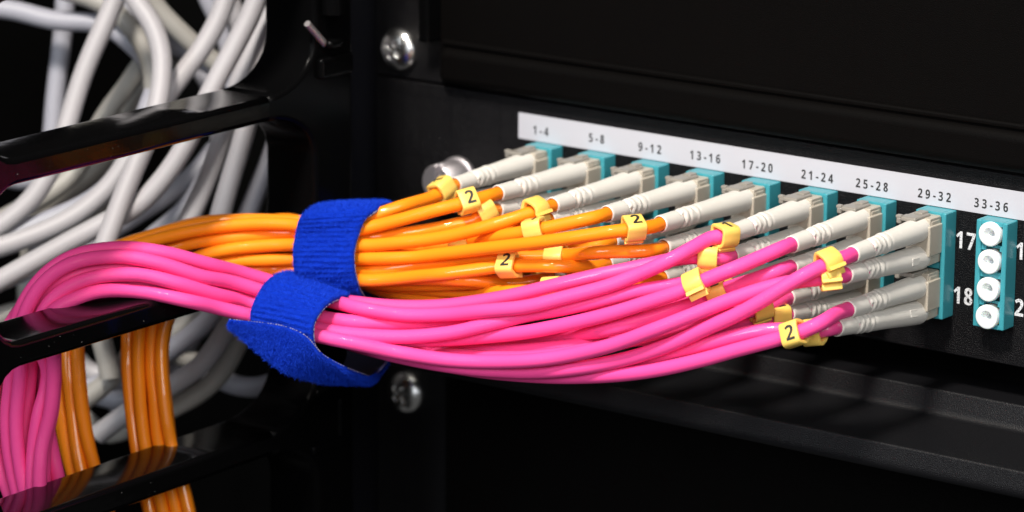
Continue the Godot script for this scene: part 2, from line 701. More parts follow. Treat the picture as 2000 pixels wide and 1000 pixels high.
# A round head seen from above as heights over a polar grid; cut takes (x, y) and gives the depth of the recess there.
func head_mesh(radius: float, profile: Callable, cut: Callable) -> ArrayMesh:
	var rows := []
	var sides := 120
	for i in 64:
		var r := radius * (1.0 - i / 64.0)
		var row := PackedVector3Array()
		for j in sides:
			var a := -TAU * j / sides
			var p := Vector2(cos(a), sin(a)) * r
			row.append(Vector3(p.x, p.y, profile.call(r) - cut.call(p)) * MM)
		rows.append(row)
	var foot := PackedVector3Array()
	for p in rows[0]:
		foot.append(Vector3(p.x, p.y, 0.01 * MM))
	rows.push_front(foot)
	var st := begin()
	skin(st, rows, true, false, true)
	return done(st)

func screw(at: Vector3, label: String, tilt: float) -> void:
	var o := thing("rack_screw", label, "screw", at * MM)
	var dome := func(r: float) -> float: return 0.5 + 3.1 * sqrt(maxf(0.0, 1.0 - pow(r / 5.45, 2.0)))
	var cross := func(p: Vector2) -> float:
		var q := p.rotated(tilt).abs()
		var arm := maxf(smoothstep(0.75, 0.5, q.y) * smoothstep(2.7, 2.2, q.x), smoothstep(0.75, 0.5, q.x) * smoothstep(2.7, 2.2, q.y))
		return arm * (1.3 - 0.35 * p.length())
	part("screw_head", head_mesh(5.4, dome, cross), M.chrome, o)

func thumb_screw(at: Vector3, label: String) -> void:
	var o := thing("thumb_screw", label, "screw", at * MM)
	part("flange", lathe_mesh([Vector2(0, 0.02), Vector2(5.2, 0.02), Vector2(5.2, 1.2), Vector2(4.9, 1.5), Vector2(3.0, 1.6), Vector2(3.0, 5.0)], 40), M.steel, o)
	var flat := func(r: float) -> float: return 9.3 - 0.35 * smoothstep(4.2, 4.6, r)
	var slot := func(p: Vector2) -> float: return 1.4 * smoothstep(0.75, 0.55, absf(p.rotated(0.15).x))
	part("knob", head_mesh(4.6, flat, slot), M.steel, o)

func dust(o: Node3D, spots: Array, called := "dust") -> void:
	var st := begin()
	for p in spots:
		rbox(st, p, Vector3(0.1, 0.1, 0.1) * rng.randf_range(0.5, 1.2), 0.08, 1)
	var d := part(called, st.commit(), M.dust, o)
	d.set_meta("kind", "stuff")

func printed(o: Node3D, words: String, at: Vector3, height: float, spacing: float, squeeze: float, m: Material, bold := false) -> void:
	letters("number", text_mesh(words, height, spacing, squeeze, true), height, m, o, at * MM)

func area_lamp(called: String, size: Vector2, energy: float, colour: Color, at: Transform3D) -> void:
	var l := AreaLight3D.new()
	l.name = called
	l.area_size = size
	l.light_energy = energy
	l.light_color = colour
	l.area_range = 6.0
	l.shadow_enabled = true
	add_child(l)
	l.transform = at

func _ready() -> void:
	rng.seed = 11
	# ---- camera
	var cam := Camera3D.new()
	cam.name = "camera"
	add_child(cam)
	cam.transform = Transform3D(Basis(Vector3(0.802007, 0.006379, -0.597280), Vector3(-0.149576, 0.970228, -0.190484), Vector3(0.578283, 0.242108, 0.779084)).orthonormalized(), V(382.232, 188.418, 700.853))
	cam.fov = 7.899
	cam.near = 0.05
	cam.far = 20.0
	var lens := CameraAttributesPhysical.new()
	lens.frustum_focal_length = 173.8
	lens.frustum_focus_distance = 0.812
	lens.exposure_aperture = 20.0
	cam.attributes = lens
	cam.current = true
	# ---- surroundings: a dim room, no sky
	var env := Environment.new()
	env.background_mode = Environment.BG_COLOR
	env.background_color = Color(0.07, 0.07, 0.07).linear_to_srgb()
	env.tonemap_mode = Environment.TONE_MAPPER_LINEAR
	env.tonemap_exposure = 1.0
	env.sdfgi_enabled = true
	env.ssao_enabled = true
	env.ssil_enabled = true
	var we := WorldEnvironment.new()
	we.name = "world"
	we.environment = env
	add_child(we)
	# ---- lamps
	area_lamp("key_lamp", Vector2(0.130, 0.130), 1.250, Color(1.000, 0.970, 0.930), Transform3D(Basis(Vector3(0.98070, 0.00196, -0.19550), Vector3(-0.16156, 0.57124, -0.80473), Vector3(0.11010, 0.82078, 0.56053)), V(19.0, 718.0, 554.0)))
	area_lamp("front_lamp", Vector2(0.450, 0.350), 0.360, Color(1.000, 0.980, 0.960), Transform3D(Basis(Vector3(0.62552, 0.00780, -0.78017), Vector3(-0.37967, 0.87661, -0.29564), Vector3(0.68160, 0.48113, 0.55130)), V(600.0, 460.0, 600.0)))
	area_lamp("side_lamp", Vector2(0.400, 0.400), 0.420, Color(0.940, 0.970, 1.000), Transform3D(Basis(Vector3(0.99153, -0.00130, 0.12984), Vector3(0.04817, 0.93228, -0.35852), Vector3(-0.12058, 0.36174, 0.92445)), V(-212.0, 376.0, 1062.0)))
	area_lamp("ceiling_lamp", Vector2(1.200, 0.400), 0.220, Color(1.000, 0.980, 0.950), Transform3D(Basis(Vector3(0.90976, 0.00415, -0.41512), Vector3(-0.36686, 0.47603, -0.79925), Vector3(0.19429, 0.87942, 0.43460)), V(300.0, 1700.0, 900.0)))
	area_lamp("window_lamp", Vector2(0.900, 1.100), 0.250, Color(0.950, 0.970, 1.000), Transform3D(Basis(Vector3(0.42875, 0.00903, -0.90338), Vector3(-0.23405, 0.96692, -0.10141), Vector3(0.87258, 0.25491, 0.41668)), V(1700.0, 500.0, 900.0)))
	area_lamp("aisle_lamp", Vector2(0.500, 1.200), 0.360, Color(0.950, 0.970, 1.000), Transform3D(Basis(Vector3(0.82771, 0.00561, -0.56112), Vector3(-0.14132, 0.96980, -0.19877), Vector3(0.54306, 0.24382, 0.80351)), V(900.0, 420.0, 1500.0)))
	make_materials()

	# ---- the rack behind everything
	structure("rack_wall", box_mesh(Vector3(-312, -10, 100), Vector3(8, 500, 420), 0.5), M.dark)
	structure("rack_back", box_mesh(Vector3(-200, -10, -70), Vector3(340, 500, 8), 0.5), M.dark)
	var o: Node3D
	o = thing("rack_rail", "dark vertical rack rail behind the screws, beside the cable manager", "rail", V(-196, -20, -6))
	part("rail_front", box_mesh(Vector3(3, 0, 2.4), Vector3(34, 400, 3.0), 0.4), M.rail, o)
	part("rail_side", box_mesh(Vector3(19.2, 0, -18), Vector3(2.0, 400, 36), 0.4), M.powder_dull, o)

	o = thing("patch_panel", "black textured steel panel holding the teal adapters and white label strip", "panel")
	part("panel_plate", box_mesh(Vector3(-45, -11.6, -0.9), Vector3(270, 43.2, 1.8), 0.35), M.powder, o)
	part("panel_chassis", box_mesh(Vector3(-45, -11.6, -26), Vector3(240, 41, 48), 0.3), M.dark, o)
	printed(o, "17", Vector3(-12.55, -6.64, 0.05), 3.8, -2, 0.84, M.print)
	printed(o, "18", Vector3(-12.68, -19.33, 0.05), 3.8, -2, 0.84, M.print)
	printed(o, "19", Vector3(2.63, -6.89, 0.05), 3.8, -2, 0.84, M.print)
	printed(o, "20", Vector3(2.83, -19.74, 0.05), 3.8, -2, 0.84, M.print)

	o = thing("label_strip", "long pale grey strip printed with port ranges 1-4 to 33-36", "label", V(-136.20, 3.3, 0.1))
	part("strip", box_mesh(Vector3(87, 0, 0), Vector3(174, 6.35, 0.16), 0.05, 1), M.label, o)
	printed(o, "1-4", Vector3(6.81, -0.53, 0.1), 2.05, 9, 0.82, M.ink)
	printed(o, "5-8", Vector3(23.18, -0.21, 0.1), 2.05, 9, 0.82, M.ink)
	printed(o, "9-12", Vector3(38.48, -0.48, 0.1), 2.05, 9, 0.82, M.ink)
	printed(o, "13-16", Vector3(54.04, -0.43, 0.1), 2.05, 9, 0.82, M.ink)
	printed(o, "17-20", Vector3(68.44, -0.62, 0.1), 2.05, 9, 0.82, M.ink)
	printed(o, "21-24", Vector3(84.63, -0.75, 0.1), 2.05, 9, 0.82, M.ink)
	printed(o, "25-28", Vector3(99.12, -0.72, 0.1), 2.05, 9, 0.82, M.ink)
	printed(o, "29-32", Vector3(115.29, -0.75, 0.1), 2.05, 9, 0.82, M.ink)
	printed(o, "33-36", Vector3(129.70, -0.88, 0.1), 2.05, 9, 0.82, M.ink)
	o = thing("upper_rack_unit", "black rack unit above the label strip with rolled lower edge", "rack unit")
	part("ear", box_mesh(Vector3(-169, 55, -0.9), Vector3(22, 89, 1.8), 0.35), M.powder, o)
	part("side_flange", box_mesh(Vector3(-160.2, 62.5, 3.4), Vector3(3.2, 82, 7.0), 0.8, 3), M.gloss, o)
	part("face", box_mesh(Vector3(-46, 60, 0.6), Vector3(225, 88, 3.4), 0.5), M.powder_dull, o)
	part("rolled_edge", box_mesh(Vector3(-46, 15.7, 0.9), Vector3(225, 9.6, 6.0), 2.6, 5), M.powder_dull, o)
	part("rolled_edge_lip", box_mesh(Vector3(-46, 21.4, 1.5), Vector3(223, 1.6, 3.0), 0.7, 3), M.powder_dull, o)
	o = thing("lower_rack_unit", "black rack unit below the cables with a stepped front shelf", "rack unit")
	part("ear", box_mesh(Vector3(-169, -76, -0.9), Vector3(22, 83, 1.8), 0.35), M.powder, o)
	part("recess", box_mesh(Vector3(-46, -38, -16), Vector3(225, 9, 3), 0.3), M.dark, o)
	part("shelf", extrusion(rounded([Vector2(-14, -41.6), Vector2(0.6, -41.6), Vector2(2.2, -47.3), Vector2(27.6, -47.3), Vector2(28.6, -53.2), Vector2(24, -54.4), Vector2(-14, -54.4)], [0, 0.5, 1.6, 0.5, 2.2, 1.0, 0]), -158, 70), M.tray, o)
	part("base_plate", box_mesh(Vector3(-46, -86, -1.0), Vector3(225, 62, 2.0), 0.4), M.powder_dull, o)

	screw(Vector3(-172.29, 17.71, 0.0), "chrome dome screw at the top left corner above the orange cables", 0.5)
	screw(Vector3(-170.31, -69.30, 0.0), "chrome dome screw under the blue strap on the pink cables", 0.75)
	thumb_screw(Vector3(-154.03, -11.98, 0.0), "slotted steel thumb screw beside the first orange cable")
	adapter(1, "teal adapter under the label 1-4, with beige plugs in it")
	adapter(2, "teal adapter under the label 5-8, with beige plugs in it")
	adapter(3, "teal adapter under the label 9-12, with beige plugs in it")
	adapter(4, "teal adapter under the label 13-16, with beige plugs in it")
	adapter(5, "teal adapter under the label 17-20, with beige plugs in it")
	adapter(6, "teal adapter under the label 21-24, with beige plugs in it")
	adapter(7, "teal adapter under the label 25-28, with beige plugs in it")
	adapter(8, "teal adapter under the label 29-32, with beige plugs in it")
	adapter(9, "teal adapter under the label 33-36, holding four white dust caps")
	dust_cap(0, "white round dust cap in the adapter under 33-36, topmost of the four")
	dust_cap(1, "white round dust cap in the adapter under 33-36, second from the top")
	dust_cap(2, "white round dust cap in the adapter under 33-36, third from the top")
	dust_cap(3, "white round dust cap in the adapter under 33-36, lowest of the four")
	o = thing("cable_manager", "glossy black plastic cable manager with long fingers holding the cables", "cable manager", V(-161, 0, 40))
	part("finger", plate(PackedVector2Array([Vector2(23.00, 57.20), Vector2(50.00, 57.20), Vector2(80.00, 57.20), Vector2(106.00, 57.20), Vector2(108.32, 57.59), Vector2(110.41, 58.73), Vector2(112.07, 60.50), Vector2(113.13, 62.73), Vector2(113.50, 65.20), Vector2(113.50, 70.20), Vector2(114.44, 72.32), Vector2(116.70, 73.20), Vector2(118.96, 72.32), Vector2(119.90, 70.20), Vector2(119.90, 62.20), Vector2(119.90, 46.30), Vector2(119.90, 38.30), Vector2(118.96, 36.18), Vector2(116.70, 35.30), Vector2(114.44, 36.18), Vector2(113.50, 38.30), Vector2(113.50, 43.30), Vector2(113.13, 45.77), Vector2(112.07, 48.00), Vector2(110.41, 49.77), Vector2(108.32, 50.91), Vector2(106.00, 51.30), Vector2(80.00, 51.30), Vector2(50.00, 51.30), Vector2(23.00, 51.30)]), [false, false, false, false, false, false, false, false, false, false, false, false, false, false, false, false, false, false, false, false, false, false, false, false, false, false, false, false, false, true], 0.0, -15.5, 1.3), M.gloss, o)
	part("finger", plate(PackedVector2Array([Vector2(23.00, 17.10), Vector2(50.00, 17.10), Vector2(80.00, 17.10), Vector2(106.00, 17.10), Vector2(108.32, 17.49), Vector2(110.41, 18.63), Vector2(112.07, 20.40), Vector2(113.13, 22.63), Vector2(113.50, 25.10), Vector2(113.50, 30.10), Vector2(114.44, 32.22), Vector2(116.70, 33.10), Vector2(118.96, 32.22), Vector2(119.90, 30.10), Vector2(119.90, 22.10), Vector2(119.90, 6.20), Vector2(119.90, -1.80), Vector2(118.96, -3.92), Vector2(116.70, -4.80), Vector2(114.44, -3.92), Vector2(113.50, -1.80), Vector2(113.50, 3.20), Vector2(113.13, 5.67), Vector2(112.07, 7.90), Vector2(110.41, 9.67), Vector2(108.32, 10.81), Vector2(106.00, 11.20), Vector2(80.00, 11.20), Vector2(50.00, 11.20), Vector2(23.00, 11.20)]), [false, false, false, false, false, false, false, false, false, false, false, false, false, false, false, false, false, false, false, false, false, false, false, false, false, false, false, false, false, true], 0.0, -15.5, 1.3), M.gloss, o)
	part("finger", plate(PackedVector2Array([Vector2(23.00, -23.10), Vector2(50.00, -23.10), Vector2(80.00, -23.10), Vector2(106.00, -23.10), Vector2(108.32, -22.71), Vector2(110.41, -21.57), Vector2(112.07, -19.80), Vector2(113.13, -17.57), Vector2(113.50, -15.10), Vector2(113.50, -10.10), Vector2(114.44, -7.98), Vector2(116.70, -7.10), Vector2(118.96, -7.98), Vector2(119.90, -10.10), Vector2(119.90, -18.10), Vector2(119.90, -34.00), Vector2(119.90, -42.00), Vector2(118.96, -44.12), Vector2(116.70, -45.00), Vector2(114.44, -44.12), Vector2(113.50, -42.00), Vector2(113.50, -37.00), Vector2(113.13, -34.53), Vector2(112.07, -32.30), Vector2(110.41, -30.53), Vector2(108.32, -29.39), Vector2(106.00, -29.00), Vector2(80.00, -29.00), Vector2(50.00, -29.00), Vector2(23.00, -29.00)]), [false, false, false, false, false, false, false, false, false, false, false, false, false, false, false, false, false, false, false, false, false, false, false, false, false, false, false, false, false, true], 0.0, -15.5, 1.3), M.gloss, o)
	part("finger", plate(PackedVector2Array([Vector2(23.00, -63.20), Vector2(50.00, -63.20), Vector2(80.00, -63.20), Vector2(106.00, -63.20), Vector2(108.32, -62.81), Vector2(110.41, -61.67), Vector2(112.07, -59.90), Vector2(113.13, -57.67), Vector2(113.50, -55.20), Vector2(113.50, -50.20), Vector2(114.44, -48.08), Vector2(116.70, -47.20), Vector2(118.96, -48.08), Vector2(119.90, -50.20), Vector2(119.90, -58.20), Vector2(119.90, -74.10), Vector2(119.90, -82.10), Vector2(118.96, -84.22), Vector2(116.70, -85.10), Vector2(114.44, -84.22), Vector2(113.50, -82.10), Vector2(113.50, -77.10), Vector2(113.13, -74.63), Vector2(112.07, -72.40), Vector2(110.41, -70.63), Vector2(108.32, -69.49), Vector2(106.00, -69.10), Vector2(80.00, -69.10), Vector2(50.00, -69.10), Vector2(23.00, -69.10)]), [false, false, false, false, false, false, false, false, false, false, false, false, false, false, false, false, false, false, false, false, false, false, false, false, false, false, false, false, false, true], 0.0, -15.5, 1.3), M.gloss, o)
	part("post", plate(PackedVector2Array([Vector2(-7.60, 120.00), Vector2(-7.60, -130.00), Vector2(6.60, -130.00), Vector2(6.60, -100.00), Vector2(6.60, -80.10), Vector2(6.92, -77.95), Vector2(7.85, -75.89), Vector2(9.36, -73.99), Vector2(11.40, -72.32), Vector2(13.89, -70.95), Vector2(16.72, -69.94), Vector2(19.80, -69.31), Vector2(23.00, -69.10), Vector2(23.00, -63.20), Vector2(19.80, -62.99), Vector2(16.72, -62.36), Vector2(13.89, -61.35), Vector2(11.40, -59.98), Vector2(9.36, -58.31), Vector2(7.85, -56.41), Vector2(6.92, -54.35), Vector2(6.60, -52.20), Vector2(6.60, -40.00), Vector2(6.92, -37.85), Vector2(7.85, -35.79), Vector2(9.36, -33.89), Vector2(11.40, -32.22), Vector2(13.89, -30.85), Vector2(16.72, -29.84), Vector2(19.80, -29.21), Vector2(23.00, -29.00), Vector2(23.00, -23.10), Vector2(19.80, -22.89), Vector2(16.72, -22.26), Vector2(13.89, -21.25), Vector2(11.40, -19.88), Vector2(9.36, -18.21), Vector2(7.85, -16.31), Vector2(6.92, -14.25), Vector2(6.60, -12.10), Vector2(6.60, 0.20), Vector2(6.92, 2.35), Vector2(7.85, 4.41), Vector2(9.36, 6.31), Vector2(11.40, 7.98), Vector2(13.89, 9.35), Vector2(16.72, 10.36), Vector2(19.80, 10.99), Vector2(23.00, 11.20), Vector2(23.00, 17.10), Vector2(19.80, 17.31), Vector2(16.72, 17.94), Vector2(13.89, 18.95), Vector2(11.40, 20.32), Vector2(9.36, 21.99), Vector2(7.85, 23.89), Vector2(6.92, 25.95), Vector2(6.60, 28.10), Vector2(6.60, 40.30), Vector2(6.92, 42.45), Vector2(7.85, 44.51), Vector2(9.36, 46.41), Vector2(11.40, 48.08), Vector2(13.89, 49.45), Vector2(16.72, 50.46), Vector2(19.80, 51.09), Vector2(23.00, 51.30), Vector2(23.00, 57.20), Vector2(19.80, 57.41), Vector2(16.72, 58.04), Vector2(13.89, 59.05), Vector2(11.40, 60.42), Vector2(9.36, 62.09), Vector2(7.85, 63.99), Vector2(6.92, 66.05), Vector2(6.60, 68.20), Vector2(6.60, 120.00)]), [false, true, false, false, false, false, false, false, false, false, false, false, true, false, false, false, false, false, false, false, false, false, false, false, false, false, false, false, false, false, true, false, false, false, false, false, false, false, false, false, false, false, false, false, false, false, false, false, true, false, false, false, false, false, false, false, false, false, false, false, false, false, false, false, false, false, true, false, false, false, false, false, false, false, false, false, true], 0.0, -15.5, 1.3), M.gloss_worn, o)
	part("post_back", box_mesh(Vector3(-20.8, 0, -13), Vector3(10, 420, 5), 1.0), M.powder_dull, o)
	part("hinge_pin", cable([Vector3(3.00, 44.56, 3.45), Vector3(3.00, 39.33, 3.49), Vector3(3.00, 34.10, 3.53)], 2.60, 20, 1.0), M.gloss, o)
	part("pin", cable([Vector3(0.40, 32.39, 9.72), Vector3(0.40, 29.37, 6.39), Vector3(0.40, 26.34, 3.06)], 0.80, 20, 1.0), M.steel, o)
	part("catch", box_mesh(Vector3(1.00, 26.67, 1.53), Vector3(3.4, 2.2, 5.0), 1.00, 3), M.gloss, o)
	part("moulded_step", box_mesh(Vector3(0.60, 21.00, -0.23), Vector3(1.8, 5.0, 12.0), 0.80, 3), M.gloss, o)
	part("rib", box_mesh(Vector3(0.40, -65.27, -1.52), Vector3(1.4, 9.5, 1.6), 0.65, 3), M.gloss, o)
	part("moulded_step", box_mesh(Vector3(0.40, -71.21, 3.18), Vector3(1.4, 2.0, 12.0), 0.60, 3), M.gloss, o)
	part("moulded_step", box_mesh(Vector3(0.40, -57.19, 3.06), Vector3(1.4, 1.6, 9.0), 0.60, 3), M.gloss, o)
	dust(o, [Vector3(-11.14, -23.18, 81.00), Vector3(-3.99, -23.18, 94.12), Vector3(-11.06, -23.18, 88.46), Vector3(-7.21, -23.18, 78.07), Vector3(-4.65, -23.18, 76.32), Vector3(-8.09, -23.18, 91.64), Vector3(-7.69, -23.18, 94.30), Vector3(-4.62, -23.18, 108.34), Vector3(-9.16, -23.18, 96.64), Vector3(-5.04, -23.18, 83.12), Vector3(-11.99, -23.18, 108.99), Vector3(-9.02, -23.18, 83.93), Vector3(0.02, -27.45, 87.18), Vector3(0.02, -26.11, 97.53), Vector3(0.02, -24.70, 93.88), Vector3(0.02, -25.80, 60.00), Vector3(0.02, -26.71, 106.23), Vector3(0.02, -25.26, 89.65), Vector3(0.02, -25.55, 95.80), Vector3(0.02, -26.91, 67.03), Vector3(-3.70, -63.38, 96.99), Vector3(-5.17, -63.38, 103.16), Vector3(-7.71, -63.38, 100.83), Vector3(-3.22, -63.38, 75.89), Vector3(-3.50, -63.38, 86.97), Vector3(-7.20, -63.38, 77.56), Vector3(-5.02, -63.38, 83.10), Vector3(-3.29, -63.38, 82.46), Vector3(-6.38, -63.38, 87.19), Vector3(-5.87, -63.38, 79.47), Vector3(-10.20, -63.38, 100.38), Vector3(-4.48, -63.38, 93.55), Vector3(0.02, -67.75, 66.32), Vector3(0.02, -67.52, 64.29), Vector3(0.02, -67.89, 89.30), Vector3(0.02, -66.74, 108.38), Vector3(0.02, -67.32, 98.45), Vector3(0.02, -64.97, 75.31), Vector3(0.02, -65.07, 65.64), Vector3(0.02, -65.48, 102.23), Vector3(-10.73, 16.82, 83.28), Vector3(-7.07, 16.82, 104.28), Vector3(-2.35, 16.82, 98.91), Vector3(-9.86, 16.82, 92.71), Vector3(-4.94, 16.82, 73.97), Vector3(-5.20, 16.82, 85.99), Vector3(-6.10, 16.82, 97.44), Vector3(-5.31, 16.82, 91.88), Vector3(-6.45, 16.82, 79.53), Vector3(-7.05, 16.82, 76.77), Vector3(-7.19, 16.82, 92.38), Vector3(-4.26, 16.82, 86.96), Vector3(0.02, 15.34, 84.03), Vector3(0.02, 14.74, 95.77), Vector3(0.02, 14.16, 75.93), Vector3(0.02, 12.49, 76.61), Vector3(0.02, 14.28, 74.14), Vector3(0.02, 13.86, 60.13), Vector3(0.02, 13.65, 105.68), Vector3(0.02, 13.60, 95.92)])
	o = thing("network_cable", "short grey cable lying level in the top left corner", "cable", Vector3(-251.63, 19.06, 27.23) * MM, "white network cables in the manager")
	part("sheath", cable([Vector3(-22.86, 3.01, 12.65), Vector3(-19.20, 2.79, 10.64), Vector3(-15.51, 2.29, 8.67), Vector3(-11.75, 1.37, 6.75), Vector3(-7.91, 0.45, 4.73), Vector3(-3.95, 0.07, 2.41), Vector3(0.00, 0.00, 0.00), Vector3(3.75, -0.56, -2.02), Vector3(7.19, -2.11, -3.41), Vector3(10.46, -4.43, -4.44), Vector3(13.67, -7.23, -5.38), Vector3(16.86, -10.28, -6.29)], 2.5, 20, 2.5, 0.02), M.white_cool, o)
	o = thing("network_cable", "thin grey cable hanging straight down behind the level one at top left", "cable", Vector3(-263.49, -18.30, 29.10) * MM, "white network cables in the manager")
	part("sheath", cable([Vector3(-4.60, 45.05, -12.10), Vector3(-3.52, 37.82, -10.38), Vector3(-2.75, 30.43, -8.40), Vector3(-2.24, 22.93, -6.19), Vector3(-1.62, 15.50, -4.09), Vector3(-0.82, 7.94, -2.08), Vector3(0.00, 0.00, 0.00), Vector3(0.63, -7.88, 2.21), Vector3(1.00, -15.48, 4.54), Vector3(1.43, -23.40, 6.90), Vector3(2.11, -31.95, 9.24), Vector3(2.93, -40.84, 11.56)], 2.5, 20, 2.5, 0.02), M.white_cool, o)
	o = thing("network_cable", "pale cable sweeping down left from the level cable to the left edge", "cable", Vector3(-235.96, -1.86, 51.67) * MM, "white network cables in the manager")
	part("sheath", cable([Vector3(1.85, 34.32, -19.33), Vector3(1.44, 28.61, -16.04), Vector3(0.90, 22.93, -12.68), Vector3(0.29, 17.29, -9.27), Vector3(-0.08, 11.57, -6.01), Vector3(-0.10, 5.77, -2.97), Vector3(0.00, 0.00, 0.00), Vector3(-0.14, -5.78, 3.12), Vector3(-0.91, -11.56, 6.64), Vector3(-2.66, -16.85, 10.67), Vector3(-5.55, -21.22, 15.23), Vector3(-9.09, -25.05, 20.08)], 2.5, 20, 2.5, 0.02), M.white, o)
	o = thing("network_cable", "cream cable arching behind the bright bend over the top finger", "cable", Vector3(-238.34, 18.37, 24.65) * MM, "white network cables in the manager")
	part("sheath", cable([Vector3(-16.47, 9.29, 7.87), Vector3(-13.38, 8.47, 6.05), Vector3(-10.32, 7.44, 4.31), Vector3(-7.34, 6.01, 2.76), Vector3(-4.56, 4.20, 1.48), Vector3(-2.13, 2.19, 0.59), Vector3(0.00, 0.00, 0.00), Vector3(2.09, -2.51, -0.49), Vector3(4.03, -5.42, -0.79), Vector3(5.51, -8.76, -0.64), Vector3(6.55, -12.43, -0.09), Vector3(7.38, -16.26, 0.68)], 2.5, 20, 2.5, 0.02), M.white_warm, o)
	o = thing("network_cable", "bright cable bending like a bow and passing behind the top finger", "cable", Vector3(-207.87, -0.63, 53.36) * MM, "white network cables in the manager")
	part("sheath", cable([Vector3(-17.48, 35.32, -11.52), Vector3(-12.55, 30.18, -11.26), Vector3(-7.55, 25.11, -11.04), Vector3(-3.80, 19.19, -9.69), Vector3(-1.52, 12.97, -7.10), Vector3(-0.27, 6.62, -3.82), Vector3(0.00, 0.00, 0.00), Vector3(-0.42, -6.62, 4.22), Vector3(-0.64, -13.06, 8.35), Vector3(-0.78, -19.82, 12.40), Vector3(-0.99, -26.53, 16.49), Vector3(-1.25, -32.72, 20.69)], 2.5, 20, 2.5, 0.02), M.white, o)
	o = thing("network_cable", "grey cable crossing from top edge to the right under the bow", "cable", Vector3(-239.23, 13.26, 11.26) * MM, "white network cables in the manager")
	part("sheath", cable([Vector3(-15.56, 15.25, 8.15), Vector3(-13.29, 12.80, 6.96), Vector3(-10.90, 10.18, 5.75), Vector3(-8.30, 7.32, 4.51), Vector3(-5.55, 4.48, 3.16), Vector3(-2.77, 2.01, 1.67), Vector3(0.00, 0.00, 0.00), Vector3(2.80, -1.73, -1.78), Vector3(5.63, -3.38, -3.61), Vector3(8.44, -5.07, -5.41), Vector3(11.16, -6.90, -7.11), Vector3(13.83, -8.80, -8.76)], 2.5, 20, 2.5, 0.02), M.white_cool, o)
	o = thing("network_cable", "cream cable dropping to the right from the top edge, thick and short", "cable", Vector3(-229.24, 18.05, 17.30) * MM, "white network cables in the manager")
	part("sheath", cable([Vector3(-6.84, 12.92, 5.42), Vector3(-6.20, 10.52, 4.89), Vector3(-5.41, 8.18, 4.25), Vector3(-4.31, 5.95, 3.41), Vector3(-2.92, 3.85, 2.36), Vector3(-1.42, 1.88, 1.20), Vector3(0.00, 0.00, 0.00), Vector3(1.36, -1.82, -1.21), Vector3(2.80, -3.63, -2.44), Vector3(4.38, -5.45, -3.71), Vector3(6.09, -7.30, -5.02), Vector3(7.86, -9.16, -6.33)], 2.5, 20, 2.5, 0.02), M.white_warm, o)
	o = thing("network_cable", "long bright cable running from top right to lower left behind the finger", "cable", Vector3(-216.99, -6.90, 49.67) * MM, "white network cables in the manager")
	part("sheath", cable([Vector3(8.90, 39.51, -27.70), Vector3(8.58, 32.05, -23.77), Vector3(7.32, 25.43, -19.28), Vector3(5.34, 19.52, -14.37), Vector3(3.38, 13.63, -9.49), Vector3(1.69, 7.24, -4.75), Vector3(0.00, 0.00, 0.00), Vector3(-2.27, -6.75, 5.05), Vector3(-5.50, -11.93, 10.53), Vector3(-9.69, -15.73, 16.33), Vector3(-15.07, -18.76, 22.54), Vector3(-21.27, -21.46, 29.04)], 2.5, 20, 2.5, 0.02), M.white, o)
	o = thing("network_cable", "brightest cable from the top edge, curving under the finger to the left", "cable", Vector3(-203.85, -9.92, 52.15) * MM, "white network cables in the manager")
	part("sheath", cable([Vector3(9.82, 45.85, -26.24), Vector3(9.00, 38.03, -22.38), Vector3(7.56, 30.81, -18.17), Vector3(5.85, 23.54, -13.80), Vector3(4.26, 15.85, -9.45), Vector3(2.72, 7.64, -5.07), Vector3(0.00, 0.00, 0.00), Vector3(-3.77, -6.42, 5.51), Vector3(-9.29, -10.60, 11.64), Vector3(-15.26, -14.98, 18.06), Vector3(-21.83, -20.12, 25.04), Vector3(-28.91, -25.69, 32.44)], 2.5, 20, 2.5, 0.02), M.white, o)
	o = thing("network_cable", "grey cable dropping steeply beside the brightest cable at the top", "cable", Vector3(-224.03, 16.87, 6.48) * MM, "white network cables in the manager")
	part("sheath", cable([Vector3(-6.94, 15.31, 1.81), Vector3(-5.85, 12.61, 1.63), Vector3(-4.74, 9.95, 1.40), Vector3(-3.58, 7.41, 1.09), Vector3(-2.36, 4.97, 0.70), Vector3(-1.15, 2.54, 0.30), Vector3(0.00, 0.00, 0.00), Vector3(1.02, -2.68, -0.16), Vector3(1.88, -5.43, -0.16), Vector3(2.53, -8.20, -0.01), Vector3(3.01, -10.97, 0.26), Vector3(3.42, -13.74, 0.58)], 2.5, 20, 2.5, 0.02), M.white_cool, o)
	o = thing("network_cable", "short pale cable stub at the top between two crossing cables", "cable", Vector3(-216.66, 23.26, 10.57) * MM, "white network cables in the manager")
	part("sheath", cable([Vector3(-3.15, 10.64, 1.73), Vector3(-2.65, 8.70, 1.58), Vector3(-2.15, 6.80, 1.40), Vector3(-1.63, 4.96, 1.17), Vector3(-1.10, 3.22, 0.86), Vector3(-0.55, 1.58, 0.46), Vector3(0.00, 0.00, 0.00), Vector3(0.53, -1.58, -0.44), Vector3(1.01, -3.24, -0.79), Vector3(1.44, -4.98, -1.06), Vector3(1.85, -6.78, -1.26), Vector3(2.24, -8.60, -1.43)], 2.5, 20, 2.5, 0.02), M.white, o)
	o = thing("network_cable", "pale cable left of the brightest vertical one above the orange bend", "cable", Vector3(-203.15, -2.40, 30.81) * MM, "white network cables in the manager")
	part("sheath", cable([Vector3(4.13, 30.75, -19.38), Vector3(2.06, 27.15, -15.39), Vector3(1.04, 22.42, -11.97), Vector3(0.69, 17.21, -8.90), Vector3(0.35, 12.06, -5.85), Vector3(0.17, 6.25, -2.92), Vector3(0.00, 0.00, 0.00), Vector3(-0.36, -6.25, 3.05), Vector3(-0.94, -12.24, 6.24), Vector3(-1.74, -17.84, 9.55), Vector3(-2.72, -23.16, 12.95), Vector3(-3.80, -28.34, 16.42)], 2.5, 20, 2.5, 0.02), M.white, o)
